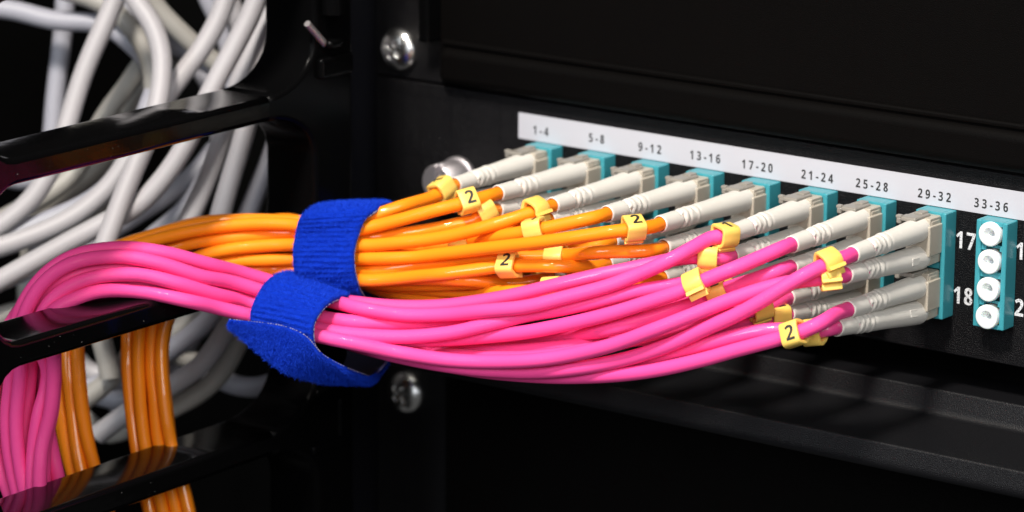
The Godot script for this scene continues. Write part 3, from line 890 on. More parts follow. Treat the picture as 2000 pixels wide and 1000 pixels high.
	o = thing("network_cable", "brightest steep cable just above the orange bend", "cable", Vector3(-195.30, -3.70, 33.37) * MM, "white network cables in the manager")
	part("sheath", cable([Vector3(-0.20, 29.62, -14.82), Vector3(-0.59, 25.20, -12.06), Vector3(-0.76, 20.63, -9.45), Vector3(-0.64, 15.78, -7.03), Vector3(-0.36, 10.59, -4.73), Vector3(-0.08, 5.23, -2.43), Vector3(0.00, 0.00, 0.00), Vector3(-0.07, -5.11, 2.53), Vector3(-0.16, -10.24, 5.07), Vector3(-0.16, -15.39, 7.55), Vector3(-0.02, -20.48, 9.95), Vector3(0.21, -25.52, 12.29)], 2.5, 20, 2.5, 0.02), M.white, o)
	o = thing("network_cable", "grey cable at the right end of the gap beside the black post", "cable", Vector3(-193.66, -10.84, 26.03) * MM, "white network cables in the manager")
	part("sheath", cable([Vector3(-0.70, 17.60, -8.79), Vector3(-0.30, 14.52, -7.51), Vector3(0.04, 11.47, -6.19), Vector3(0.24, 8.47, -4.79), Vector3(0.25, 5.55, -3.26), Vector3(0.14, 2.72, -1.65), Vector3(0.00, 0.00, 0.00), Vector3(-0.11, -2.60, 1.64), Vector3(-0.19, -5.13, 3.27), Vector3(-0.27, -7.65, 4.90), Vector3(-0.36, -10.20, 6.53), Vector3(-0.45, -12.76, 8.17)], 2.5, 20, 2.5, 0.02), M.white_cool, o)
	o = thing("network_cable", "dim cream cable crossing behind the top finger to the left edge", "cable", Vector3(-245.46, -11.72, 33.99) * MM, "white network cables in the manager")
	part("sheath", cable([Vector3(4.78, 27.40, -23.64), Vector3(4.40, 23.63, -19.73), Vector3(3.62, 19.18, -15.78), Vector3(2.50, 14.44, -11.74), Vector3(1.38, 10.22, -7.64), Vector3(0.58, 5.60, -3.70), Vector3(0.00, 0.00, 0.00), Vector3(-1.16, -5.22, 3.97), Vector3(-3.44, -9.07, 8.54), Vector3(-6.52, -12.19, 13.46), Vector3(-10.02, -15.20, 18.47), Vector3(-13.72, -18.20, 23.52)], 2.5, 20, 2.5, 0.02), M.white_warm, o)
	o = thing("network_cable", "dim beige cable next to the cream one at the left edge", "cable", Vector3(-250.48, -20.23, 28.74) * MM, "white network cables in the manager")
	part("sheath", cable([Vector3(6.53, 28.10, -23.81), Vector3(5.44, 23.47, -19.82), Vector3(4.37, 19.17, -15.80), Vector3(3.59, 14.54, -11.95), Vector3(3.11, 9.03, -8.37), Vector3(2.06, 3.99, -4.45), Vector3(0.00, 0.00, 0.00), Vector3(-2.85, -3.43, 4.74), Vector3(-6.06, -6.93, 9.61), Vector3(-9.28, -10.61, 14.49), Vector3(-12.38, -13.63, 19.31), Vector3(-15.35, -15.83, 24.06)], 2.5, 20, 2.5, 0.02), M.white_warm, o)
	o = thing("network_cable", "thick lavender grey cable crossing the gap to the left edge", "cable", Vector3(-230.31, -20.19, 51.12) * MM, "white network cables in the manager")
	part("sheath", cable([Vector3(4.45, 25.14, -20.20), Vector3(4.40, 20.23, -17.24), Vector3(4.36, 15.49, -14.27), Vector3(4.26, 11.03, -11.21), Vector3(3.75, 6.85, -7.89), Vector3(2.43, 3.07, -4.16), Vector3(0.00, 0.00, 0.00), Vector3(-3.39, -2.40, 4.48), Vector3(-7.18, -4.52, 9.05), Vector3(-10.77, -6.53, 13.51), Vector3(-13.56, -8.03, 17.76), Vector3(-15.40, -8.90, 21.80)], 2.5, 20, 2.5, 0.02), M.white_cool, o)
	o = thing("network_cable", "blue grey cable resting above the pink bend at left", "cable", Vector3(-232.59, -30.90, 46.52) * MM, "white network cables in the manager")
	part("sheath", cable([Vector3(16.49, 20.91, -27.18), Vector3(15.18, 16.64, -23.22), Vector3(13.22, 12.84, -19.00), Vector3(10.37, 9.60, -14.42), Vector3(7.03, 6.40, -9.65), Vector3(3.54, 3.06, -4.82), Vector3(0.00, 0.00, 0.00), Vector3(-3.55, -2.51, 4.79), Vector3(-7.28, -4.80, 9.60), Vector3(-11.17, -7.09, 14.43), Vector3(-14.40, -8.82, 19.09), Vector3(-16.47, -9.66, 23.47)], 2.5, 20, 2.5, 0.02), M.white_cool, o)
	o = thing("network_cable", "grey cable behind the brightest steep one, ending at the orange bend", "cable", Vector3(-214.15, -22.57, 32.88) * MM, "white network cables in the manager")
	part("sheath", cable([Vector3(6.71, 20.28, -13.38), Vector3(5.50, 17.03, -11.11), Vector3(4.36, 13.65, -8.87), Vector3(3.35, 10.04, -6.68), Vector3(2.38, 6.39, -4.50), Vector3(1.32, 3.01, -2.30), Vector3(0.00, 0.00, 0.00), Vector3(-1.75, -2.74, 2.52), Vector3(-3.86, -5.34, 5.22), Vector3(-5.94, -7.97, 7.91), Vector3(-7.74, -10.75, 10.47), Vector3(-9.38, -13.60, 12.94)], 2.5, 20, 2.5, 0.02), M.white_cool, o)
	o = thing("network_cable", "vertical beige cable behind the blue grey one at left", "cable", Vector3(-266.71, -44.84, 34.56) * MM, "white network cables in the manager")
	part("sheath", cable([Vector3(-1.46, 17.30, -5.78), Vector3(-1.31, 14.42, -4.74), Vector3(-1.13, 11.54, -3.74), Vector3(-0.89, 8.65, -2.78), Vector3(-0.58, 5.75, -1.86), Vector3(-0.27, 2.86, -0.94), Vector3(0.00, 0.00, 0.00), Vector3(0.31, -2.88, 0.92), Vector3(0.79, -5.84, 1.72), Vector3(1.52, -8.93, 2.35), Vector3(2.43, -12.12, 2.86), Vector3(3.43, -15.35, 3.31)], 2.5, 20, 2.5, 0.02), M.white_warm, o)
	o = thing("network_cable", "beige cable end beside the dark pink bend at the left edge", "cable", Vector3(-247.45, -48.94, 58.37) * MM, "white network cables in the manager")
	part("sheath", cable([Vector3(4.76, 5.25, -8.82), Vector3(4.20, 3.98, -7.41), Vector3(3.59, 2.79, -5.99), Vector3(2.89, 1.76, -4.54), Vector3(2.06, 0.97, -3.06), Vector3(1.08, 0.42, -1.54), Vector3(0.00, 0.00, 0.00), Vector3(-1.13, -0.39, 1.56), Vector3(-2.29, -0.85, 3.12), Vector3(-3.45, -1.36, 4.69), Vector3(-4.61, -1.92, 6.26), Vector3(-5.78, -2.50, 7.83)], 2.5, 20, 2.5, 0.02), M.white_warm, o)
	o = thing("network_cable", "grey cable under the middle finger meeting the orange pair", "cable", Vector3(-210.05, -57.03, 48.21) * MM, "white network cables in the manager")
	part("sheath", cable([Vector3(15.13, 17.41, -9.72), Vector3(13.14, 13.83, -8.17), Vector3(10.95, 10.55, -6.66), Vector3(8.44, 7.78, -5.21), Vector3(5.75, 5.23, -3.71), Vector3(2.96, 2.66, -2.03), Vector3(0.00, 0.00, 0.00), Vector3(-3.14, -2.55, 2.20), Vector3(-6.39, -4.54, 4.11), Vector3(-9.71, -5.93, 5.66), Vector3(-13.10, -7.24, 7.28), Vector3(-16.54, -8.62, 9.04)], 2.5, 20, 2.5, 0.02), M.white_cool, o)
	o = thing("network_cable", "bright curved cable under the blue flap, upper of two", "cable", Vector3(-200.11, -59.49, 49.18) * MM, "white network cables in the manager")
	part("sheath", cable([Vector3(15.70, 23.39, -8.02), Vector3(13.24, 19.28, -6.68), Vector3(10.78, 15.39, -5.64), Vector3(8.39, 11.57, -4.78), Vector3(6.09, 7.35, -3.58), Vector3(3.42, 3.32, -1.96), Vector3(0.00, 0.00, 0.00), Vector3(-3.84, -3.00, 2.28), Vector3(-7.76, -6.04, 4.78), Vector3(-11.63, -9.18, 7.29), Vector3(-15.33, -12.43, 9.63), Vector3(-18.94, -15.72, 11.88)], 2.5, 20, 2.5, 0.02), M.white, o)
	o = thing("network_cable", "bright curved cable under the blue flap, lower of two", "cable", Vector3(-198.47, -62.84, 42.31) * MM, "white network cables in the manager")
	part("sheath", cable([Vector3(11.70, 21.37, -6.71), Vector3(9.53, 18.09, -5.67), Vector3(7.59, 14.62, -4.66), Vector3(5.97, 10.82, -3.70), Vector3(4.38, 6.93, -2.66), Vector3(2.42, 3.26, -1.43), Vector3(0.00, 0.00, 0.00), Vector3(-2.87, -2.71, 1.55), Vector3(-6.06, -4.95, 3.20), Vector3(-9.40, -7.05, 4.96), Vector3(-12.77, -9.17, 6.81), Vector3(-16.15, -11.31, 8.71)], 2.5, 20, 2.5, 0.02), M.white_warm, o)
	o = thing("network_cable", "short cream cable under the middle finger next to the grey one", "cable", Vector3(-216.29, -54.04, 34.93) * MM, "white network cables in the manager")
	part("sheath", cable([Vector3(5.80, 7.63, -4.59), Vector3(4.83, 6.38, -3.84), Vector3(3.86, 5.12, -3.08), Vector3(2.89, 3.86, -2.31), Vector3(1.92, 2.58, -1.54), Vector3(0.95, 1.30, -0.77), Vector3(0.00, 0.00, 0.00), Vector3(-0.92, -1.32, 0.75), Vector3(-1.80, -2.67, 1.48), Vector3(-2.64, -4.05, 2.17), Vector3(-3.46, -5.44, 2.86), Vector3(-4.27, -6.84, 3.53)], 2.5, 20, 2.5, 0.02), M.white_warm, o)
	o = thing("network_cable", "cream cable stub pointing right behind the curved cables", "cable", Vector3(-217.80, -61.45, 31.34) * MM, "white network cables in the manager")
	part("sheath", cable([Vector3(-5.67, 5.97, 3.76), Vector3(-4.83, 4.77, 3.27), Vector3(-3.96, 3.60, 2.76), Vector3(-3.06, 2.52, 2.20), Vector3(-2.10, 1.55, 1.55), Vector3(-1.07, 0.72, 0.81), Vector3(0.00, 0.00, 0.00), Vector3(1.10, -0.62, -0.86), Vector3(2.22, -1.17, -1.76), Vector3(3.34, -1.66, -2.67), Vector3(4.47, -2.12, -3.59), Vector3(5.60, -2.56, -4.52)], 2.5, 20, 2.5, 0.02), M.white_warm, o)
	o = thing("network_cable", "short beige cable hanging between the two orange groups", "cable", Vector3(-217.61, -53.24, 59.57) * MM, "white network cables in the manager")
	part("sheath", cable([Vector3(-2.81, 9.78, -0.95), Vector3(-2.41, 8.08, -0.72), Vector3(-2.00, 6.39, -0.50), Vector3(-1.56, 4.73, -0.31), Vector3(-1.08, 3.10, -0.16), Vector3(-0.56, 1.53, -0.06), Vector3(0.00, 0.00, 0.00), Vector3(0.55, -1.49, 0.05), Vector3(1.05, -2.94, 0.13), Vector3(1.48, -4.37, 0.26), Vector3(1.86, -5.77, 0.41), Vector3(2.21, -7.18, 0.59)], 2.5, 20, 2.5, 0.02), M.white_warm, o)
	o = thing("network_cable", "beige cable crossing between the orange groups below the hanging one", "cable", Vector3(-220.62, -63.92, 57.40) * MM, "white network cables in the manager")
	part("sheath", cable([Vector3(5.94, 9.49, -6.04), Vector3(5.02, 7.74, -5.02), Vector3(4.10, 6.02, -3.99), Vector3(3.14, 4.36, -2.97), Vector3(2.15, 2.79, -1.97), Vector3(1.10, 1.34, -0.98), Vector3(0.00, 0.00, 0.00), Vector3(-1.16, -1.26, 0.99), Vector3(-2.37, -2.45, 2.01), Vector3(-3.64, -3.59, 3.05), Vector3(-4.93, -4.71, 4.11), Vector3(-6.24, -5.81, 5.18)], 2.5, 20, 2.5, 0.02), M.white_warm, o)
	o = thing("network_cable", "dim cable bent like a U at the bottom between orange groups", "cable", Vector3(-226.40, -79.17, 48.48) * MM, "white network cables in the manager")
	part("sheath", cable([Vector3(-10.88, 6.99, 5.90), Vector3(-9.10, 5.92, 4.92), Vector3(-7.31, 4.71, 3.96), Vector3(-5.50, 3.23, 3.08), Vector3(-3.67, 1.63, 2.22), Vector3(-1.83, 0.40, 1.24), Vector3(0.00, 0.00, 0.00), Vector3(1.78, 0.47, -1.47), Vector3(3.45, 1.50, -3.03), Vector3(4.97, 2.82, -4.57), Vector3(6.39, 4.31, -6.08), Vector3(7.75, 5.90, -7.58)], 2.5, 20, 2.5, 0.02), M.white_warm, o)
	o = thing("network_cable", "dim grey cable lying level under the blue flap", "cable", Vector3(-202.09, -68.28, 24.34) * MM, "white network cables in the manager")
	part("sheath", cable([Vector3(-11.04, 3.64, 3.36), Vector3(-9.35, 2.75, 3.06), Vector3(-7.62, 1.91, 2.71), Vector3(-5.82, 1.17, 2.24), Vector3(-3.93, 0.57, 1.63), Vector3(-1.97, 0.16, 0.87), Vector3(0.00, 0.00, 0.00), Vector3(1.92, 0.14, -0.93), Vector3(3.75, 0.60, -1.89), Vector3(5.49, 1.34, -2.87), Vector3(7.17, 2.26, -3.86), Vector3(8.83, 3.27, -4.86)], 2.5, 20, 2.5, 0.02), M.white_cool, o)
	o = thing("network_cable", "pale cable behind the hanging beige one between orange groups", "cable", Vector3(-224.97, -62.45, 48.64) * MM, "white network cables in the manager")
	part("sheath", cable([Vector3(-7.61, 2.79, 4.78), Vector3(-6.43, 1.37, 4.35), Vector3(-5.22, 0.14, 3.83), Vector3(-3.97, -0.70, 3.17), Vector3(-2.66, -0.97, 2.28), Vector3(-1.32, -0.69, 1.19), Vector3(0.00, 0.00, 0.00), Vector3(1.24, 0.93, -1.21), Vector3(2.37, 1.97, -2.37), Vector3(3.39, 3.07, -3.47), Vector3(4.34, 4.20, -4.53), Vector3(5.25, 5.36, -5.56)], 2.5, 20, 2.5, 0.02), M.white, o)
	o = thing("network_cable", "dim grey cable sagging behind the pink and orange drops at lower left", "cable", Vector3(-236.95, -69.43, 41.18) * MM, "white network cables in the manager")
	part("sheath", cable([Vector3(-17.07, 6.43, 13.80), Vector3(-14.57, 7.28, 11.07), Vector3(-11.85, 7.44, 8.43), Vector3(-8.86, 6.55, 5.96), Vector3(-5.76, 4.90, 3.68), Vector3(-2.75, 2.72, 1.66), Vector3(0.00, 0.00, 0.00), Vector3(2.46, -3.16, -1.31), Vector3(5.00, -6.31, -2.67), Vector3(8.04, -8.98, -4.49), Vector3(11.53, -11.20, -6.74), Vector3(15.23, -13.21, -9.21)], 2.5, 20, 2.5, 0.02), M.white_cool, o)
	o = thing("network_cable", "dim grey cable looping behind the right orange group", "cable", Vector3(-224.81, -69.92, 35.29) * MM, "white network cables in the manager")
	part("sheath", cable([Vector3(8.08, 15.22, -8.01), Vector3(7.37, 12.29, -7.05), Vector3(6.51, 9.43, -6.00), Vector3(5.35, 6.75, -4.76), Vector3(3.84, 4.28, -3.31), Vector3(2.03, 2.04, -1.70), Vector3(0.00, 0.00, 0.00), Vector3(-2.20, -1.73, 1.71), Vector3(-4.58, -2.91, 3.37), Vector3(-7.15, -3.29, 4.91), Vector3(-9.88, -2.95, 6.33), Vector3(-12.67, -2.25, 7.69)], 2.5, 20, 2.5, 0.02), M.white_cool, o)
	o = thing("network_cable", "faint grey cable far back below the top finger at left", "cable", Vector3(-265.23, -20.60, 22.39) * MM, "white network cables in the manager")
	part("sheath", cable([Vector3(-16.72, -1.52, 9.80), Vector3(-13.70, -2.96, 8.51), Vector3(-10.73, -3.91, 7.12), Vector3(-7.87, -3.94, 5.52), Vector3(-5.13, -3.02, 3.72), Vector3(-2.50, -1.59, 1.85), Vector3(0.00, 0.00, 0.00), Vector3(2.37, 1.81, -1.83), Vector3(4.57, 3.97, -3.70), Vector3(6.62, 6.53, -5.62), Vector3(8.56, 9.36, -7.57), Vector3(10.45, 12.32, -9.54)], 2.5, 20, 2.5, 0.02), M.white_cool, o)
	o = thing("network_cable", "faint beige cable far back behind the lavender grey one", "cable", Vector3(-260.40, -36.23, 24.85) * MM, "white network cables in the manager")
	part("sheath", cable([Vector3(11.03, 15.65, -9.62), Vector3(10.12, 12.23, -8.47), Vector3(8.94, 9.05, -7.20), Vector3(7.24, 6.37, -5.68), Vector3(4.95, 4.21, -3.89), Vector3(2.42, 2.21, -1.94), Vector3(0.00, 0.00, 0.00), Vector3(-2.09, -2.60, 1.82), Vector3(-3.79, -5.50, 3.43), Vector3(-5.08, -8.59, 4.75), Vector3(-6.02, -11.78, 5.81), Vector3(-6.79, -15.02, 6.73)], 2.5, 20, 2.5, 0.02), M.white_warm, o)
	o = thing("network_cable", "faint grey cable far back near the brightest crossing", "cable", Vector3(-236.44, -7.16, -4.95) * MM, "white network cables in the manager")
	part("sheath", cable([Vector3(-9.35, 16.28, 1.88), Vector3(-7.46, 13.87, 1.23), Vector3(-5.65, 11.40, 0.65), Vector3(-3.98, 8.78, 0.22), Vector3(-2.49, 6.00, -0.02), Vector3(-1.17, 3.06, -0.09), Vector3(0.00, 0.00, 0.00), Vector3(0.94, -3.14, 0.28), Vector3(1.55, -6.31, 0.81), Vector3(1.76, -9.45, 1.63), Vector3(1.65, -12.56, 2.68), Vector3(1.39, -15.66, 3.83)], 2.5, 20, 2.5, 0.02), M.white_cool, o)
	patch_cord(1, 0, "orange", "orange twin fibre cord with beige boots in the upper half of the adapter under 1-4", "0", [Vector3(-127.07, -3.20, 7.20), Vector3(-127.07, -9.80, 7.20)], [Vector3(-127.07, -3.55, 37.15), Vector3(-127.07, -8.00, 37.80)], [
		[Vector3(-127.07, -3.35, 20.15), Vector3(-127.06, -3.37, 24.99), Vector3(-127.06, -3.42, 27.76), Vector3(-127.07, -3.46, 29.15), Vector3(-127.08, -3.51, 30.53), Vector3(-127.10, -3.57, 31.91), Vector3(-127.10, -3.61, 33.30), Vector3(-127.11, -3.63, 34.68), Vector3(-127.08, -3.58, 36.76), Vector3(-127.00, -3.38, 39.52), Vector3(-127.29, -4.24, 42.02), Vector3(-127.77, -5.11, 45.30), Vector3(-128.35, -5.35, 49.40), Vector3(-129.67, -5.84, 54.02), Vector3(-134.23, -7.82, 58.56), Vector3(-140.65, -9.79, 59.66), Vector3(-148.29, -11.35, 58.64), Vector3(-153.37, -11.48, 61.09), Vector3(-160.16, -11.60, 64.48), Vector3(-166.63, -11.97, 67.33), Vector3(-172.65, -12.65, 71.90), Vector3(-177.71, -13.90, 76.44), Vector3(-183.84, -16.15, 80.46), Vector3(-189.12, -18.49, 84.30), Vector3(-194.09, -22.69, 88.21), Vector3(-197.01, -28.83, 90.08), Vector3(-198.11, -36.25, 91.64), Vector3(-197.56, -42.92, 93.32), Vector3(-195.76, -50.15, 94.82), Vector3(-194.02, -56.77, 95.82), Vector3(-191.75, -63.94, 97.16), Vector3(-189.07, -70.28, 98.25), Vector3(-186.03, -77.24, 98.00), Vector3(-183.02, -83.45, 97.37)],
		[Vector3(-127.07, -9.00, 20.83), Vector3(-127.01, -8.74, 25.39), Vector3(-127.03, -8.58, 28.00), Vector3(-127.05, -8.50, 29.30), Vector3(-127.10, -8.42, 30.61), Vector3(-127.15, -8.33, 31.91), Vector3(-127.20, -8.25, 33.21), Vector3(-127.23, -8.17, 34.51), Vector3(-127.18, -8.06, 36.47), Vector3(-126.90, -7.95, 39.06), Vector3(-126.97, -7.79, 41.63), Vector3(-129.58, -7.77, 43.49), Vector3(-131.69, -8.58, 46.67), Vector3(-134.01, -9.46, 50.51), Vector3(-138.86, -10.71, 54.51), Vector3(-145.12, -12.21, 55.54), Vector3(-152.58, -13.36, 55.85), Vector3(-158.67, -13.69, 57.86), Vector3(-164.81, -13.69, 61.58), Vector3(-170.07, -13.93, 65.43), Vector3(-176.02, -15.13, 69.30), Vector3(-181.36, -16.77, 72.72), Vector3(-187.27, -18.97, 76.31), Vector3(-192.11, -21.45, 79.93), Vector3(-196.13, -25.82, 83.83), Vector3(-197.02, -31.25, 87.36), Vector3(-197.86, -38.18, 89.00), Vector3(-196.83, -44.42, 90.56), Vector3(-195.04, -51.24, 91.95), Vector3(-193.40, -57.48, 92.90), Vector3(-191.16, -64.26, 93.72), Vector3(-188.71, -70.29, 94.20), Vector3(-185.85, -76.87, 94.45), Vector3(-183.34, -82.90, 94.40)]])
	patch_cord(1, 1, "orange", "orange twin fibre cord with beige boots in the lower half of the adapter under 1-4", "", [Vector3(-127.07, -16.30, 7.20), Vector3(-127.07, -22.40, 7.20)], [Vector3(-127.07, -15.10, 37.80), Vector3(-127.07, -19.40, 37.80)], [
		[Vector3(-127.07, -15.77, 20.81), Vector3(-127.02, -15.56, 25.59), Vector3(-127.04, -15.46, 28.32), Vector3(-127.07, -15.42, 29.69), Vector3(-127.11, -15.38, 31.05), Vector3(-127.16, -15.34, 32.42), Vector3(-127.19, -15.29, 33.78), Vector3(-127.20, -15.24, 35.15), Vector3(-127.12, -15.14, 37.19), Vector3(-126.84, -14.95, 39.90), Vector3(-127.58, -15.07, 42.39), Vector3(-130.19, -15.45, 44.55), Vector3(-132.76, -15.43, 47.73), Vector3(-135.83, -15.63, 51.20), Vector3(-143.33, -16.56, 52.16), Vector3(-149.68, -16.19, 52.99), Vector3(-157.02, -15.89, 53.17), Vector3(-163.44, -15.76, 55.00), Vector3(-169.13, -15.90, 59.89), Vector3(-173.98, -16.30, 64.76), Vector3(-180.62, -17.40, 68.31), Vector3(-186.12, -18.54, 72.18), Vector3(-192.18, -20.60, 76.18), Vector3(-196.96, -23.21, 80.26), Vector3(-200.73, -27.14, 85.44), Vector3(-203.03, -32.62, 88.67), Vector3(-204.16, -39.78, 90.56), Vector3(-203.22, -46.40, 91.79), Vector3(-201.19, -53.49, 93.24), Vector3(-199.31, -59.97, 94.30), Vector3(-196.91, -67.04, 95.11), Vector3(-194.31, -73.35, 95.46), Vector3(-191.03, -80.10, 95.43), Vector3(-187.86, -86.15, 95.21)],
		[Vector3(-127.07, -21.06, 20.88), Vector3(-127.01, -20.58, 25.64), Vector3(-127.03, -20.32, 28.36), Vector3(-127.07, -20.19, 29.72), Vector3(-127.12, -20.07, 31.08), Vector3(-127.18, -19.95, 32.44), Vector3(-127.23, -19.82, 33.80), Vector3(-127.23, -19.69, 35.16), Vector3(-127.13, -19.47, 37.19), Vector3(-126.79, -19.14, 39.88), Vector3(-127.48, -18.99, 42.46), Vector3(-129.79, -19.04, 44.64), Vector3(-132.49, -19.01, 47.84), Vector3(-137.21, -19.77, 49.31), Vector3(-144.88, -19.81, 50.01), Vector3(-151.08, -17.70, 50.62), Vector3(-158.28, -15.61, 50.22), Vector3(-164.21, -14.38, 52.32), Vector3(-170.13, -14.77, 56.89), Vector3(-175.09, -14.36, 61.62), Vector3(-181.22, -15.17, 65.87), Vector3(-186.79, -17.08, 69.43), Vector3(-192.99, -19.56, 73.08), Vector3(-197.97, -21.89, 77.11), Vector3(-201.65, -26.33, 81.81), Vector3(-203.09, -32.38, 84.51), Vector3(-203.84, -39.64, 86.30), Vector3(-202.85, -46.18, 87.90), Vector3(-200.95, -53.30, 89.34), Vector3(-199.27, -59.84, 90.40), Vector3(-197.25, -67.00, 91.47), Vector3(-194.89, -73.38, 92.03), Vector3(-191.63, -80.14, 92.02), Vector3(-188.36, -86.13, 91.72)]])
	patch_cord(2, 0, "orange", "orange twin fibre cord with beige boots in the upper half of the adapter under 5-8", "1", [Vector3(-111.67, -3.20, 7.20), Vector3(-111.67, -9.80, 7.20)], [Vector3(-111.67, -2.57, 41.09), Vector3(-111.67, -6.46, 41.45)], [
		[Vector3(-111.67, -2.89, 24.10), Vector3(-111.64, -2.78, 29.06), Vector3(-111.66, -2.73, 31.90), Vector3(-111.67, -2.72, 33.32), Vector3(-111.70, -2.70, 34.73), Vector3(-111.73, -2.68, 36.15), Vector3(-111.74, -2.67, 37.57), Vector3(-111.74, -2.64, 38.99), Vector3(-111.67, -2.57, 41.11), Vector3(-111.53, -2.46, 43.94), Vector3(-112.16, -2.67, 46.68), Vector3(-113.80, -3.27, 49.77), Vector3(-116.30, -4.09, 53.11), Vector3(-120.09, -5.37, 56.01), Vector3(-126.35, -7.64, 58.39), Vector3(-132.51, -9.72, 60.21), Vector3(-138.83, -11.48, 63.12), Vector3(-144.29, -11.65, 64.54), Vector3(-151.66, -11.57, 64.42), Vector3(-158.36, -11.67, 66.93), Vector3(-165.66, -12.52, 70.14), Vector3(-171.13, -13.39, 74.55), Vector3(-176.89, -14.93, 79.52), Vector3(-182.66, -16.99, 83.19), Vector3(-188.38, -20.21, 87.40), Vector3(-192.60, -25.63, 89.72), Vector3(-194.74, -33.23, 91.07), Vector3(-195.01, -40.16, 92.48), Vector3(-193.32, -47.53, 94.38), Vector3(-191.57, -54.30, 95.62), Vector3(-189.39, -61.74, 96.35), Vector3(-187.10, -68.46, 96.30), Vector3(-183.80, -75.53, 96.75), Vector3(-180.48, -81.82, 97.41)],
		[Vector3(-111.67, -8.11, 24.53), Vector3(-111.64, -7.61, 29.19), Vector3(-111.65, -7.36, 31.86), Vector3(-111.66, -7.26, 33.20), Vector3(-111.69, -7.17, 34.54), Vector3(-111.73, -7.09, 35.87), Vector3(-111.76, -6.99, 37.21), Vector3(-111.77, -6.88, 38.55), Vector3(-111.72, -6.62, 40.54), Vector3(-111.52, -6.10, 43.16), Vector3(-111.81, -6.23, 45.72), Vector3(-113.73, -7.99, 47.78), Vector3(-116.22, -8.62, 50.87), Vector3(-119.89, -9.70, 53.56), Vector3(-125.85, -11.12, 56.28), Vector3(-132.48, -12.65, 57.52), Vector3(-138.36, -13.23, 60.21), Vector3(-143.95, -13.30, 62.00), Vector3(-151.71, -13.85, 62.33), Vector3(-158.08, -14.41, 64.59), Vector3(-164.39, -15.36, 68.39), Vector3(-169.89, -16.26, 72.13), Vector3(-176.15, -17.66, 75.83), Vector3(-181.96, -20.23, 78.52), Vector3(-185.72, -25.52, 81.67), Vector3(-186.54, -31.95, 83.32), Vector3(-186.45, -39.17, 84.72), Vector3(-184.98, -45.46, 86.65), Vector3(-183.48, -52.60, 87.69), Vector3(-181.73, -58.98, 88.73), Vector3(-179.48, -65.94, 89.74), Vector3(-177.52, -72.35, 89.87), Vector3(-174.85, -79.19, 90.67), Vector3(-172.78, -85.54, 91.16)]])
	patch_cord(2, 1, "orange", "orange twin fibre cord with beige boots in the lower half of the adapter under 5-8", "", [Vector3(-111.67, -16.30, 7.20), Vector3(-111.67, -22.40, 7.20)], [Vector3(-111.67, -15.10, 41.40), Vector3(-111.67, -19.40, 41.40)], [
		[Vector3(-111.67, -15.70, 24.41), Vector3(-111.63, -15.57, 29.52), Vector3(-111.65, -15.44, 32.44), Vector3(-111.68, -15.35, 33.89), Vector3(-111.73, -15.24, 35.35), Vector3(-111.77, -15.14, 36.81), Vector3(-111.79, -15.07, 38.26), Vector3(-111.77, -15.04, 39.72), Vector3(-111.62, -15.14, 41.91), Vector3(-111.48, -15.20, 44.81), Vector3(-112.86, -13.33, 46.43), Vector3(-114.36, -11.81, 50.04), Vector3(-118.32, -12.87, 51.92), Vector3(-123.29, -14.18, 53.64), Vector3(-129.42, -15.23, 57.16), Vector3(-135.56, -16.22, 59.62), Vector3(-143.24, -15.52, 59.92), Vector3(-151.19, -14.49, 58.87), Vector3(-158.65, -13.67, 61.16), Vector3(-164.78, -14.49, 65.08), Vector3(-171.34, -15.36, 69.63), Vector3(-177.35, -15.84, 73.74), Vector3(-184.06, -17.71, 77.81), Vector3(-189.82, -19.97, 81.75), Vector3(-195.88, -23.40, 85.81), Vector3(-199.83, -28.68, 89.00), Vector3(-201.84, -35.70, 92.17), Vector3(-201.61, -42.89, 93.20), Vector3(-199.70, -50.51, 94.84), Vector3(-197.53, -57.40, 95.90), Vector3(-195.10, -64.99, 96.89), Vector3(-192.55, -71.80, 97.49), Vector3(-189.08, -79.04, 97.49), Vector3(-185.63, -85.47, 97.19)],
		[Vector3(-111.67, -20.89, 24.47), Vector3(-111.62, -20.51, 29.22), Vector3(-111.63, -20.26, 31.93), Vector3(-111.67, -20.11, 33.29), Vector3(-111.71, -19.96, 34.64), Vector3(-111.77, -19.80, 35.99), Vector3(-111.81, -19.65, 37.35), Vector3(-111.81, -19.53, 38.70), Vector3(-111.73, -19.41, 40.74), Vector3(-111.44, -19.39, 43.45), Vector3(-112.19, -18.66, 45.51), Vector3(-115.15, -17.37, 44.52), Vector3(-119.31, -17.75, 43.81), Vector3(-126.81, -20.42, 40.58), Vector3(-133.30, -21.47, 42.97), Vector3(-138.71, -21.65, 46.80), Vector3(-145.84, -22.06, 48.30), Vector3(-152.20, -20.32, 49.56), Vector3(-159.91, -18.26, 50.23), Vector3(-166.25, -17.43, 52.71), Vector3(-171.02, -17.99, 58.71), Vector3(-175.86, -18.76, 63.48), Vector3(-182.23, -19.92, 67.30), Vector3(-185.95, -21.87, 72.84), Vector3(-189.62, -26.54, 77.10), Vector3(-190.78, -32.93, 79.03), Vector3(-190.69, -40.40, 79.94), Vector3(-189.68, -46.91, 81.64), Vector3(-188.07, -54.15, 82.69), Vector3(-186.83, -60.88, 82.86), Vector3(-184.86, -68.07, 83.60), Vector3(-181.96, -74.19, 85.22), Vector3(-179.03, -81.05, 86.38), Vector3(-176.95, -87.53, 86.56)]])
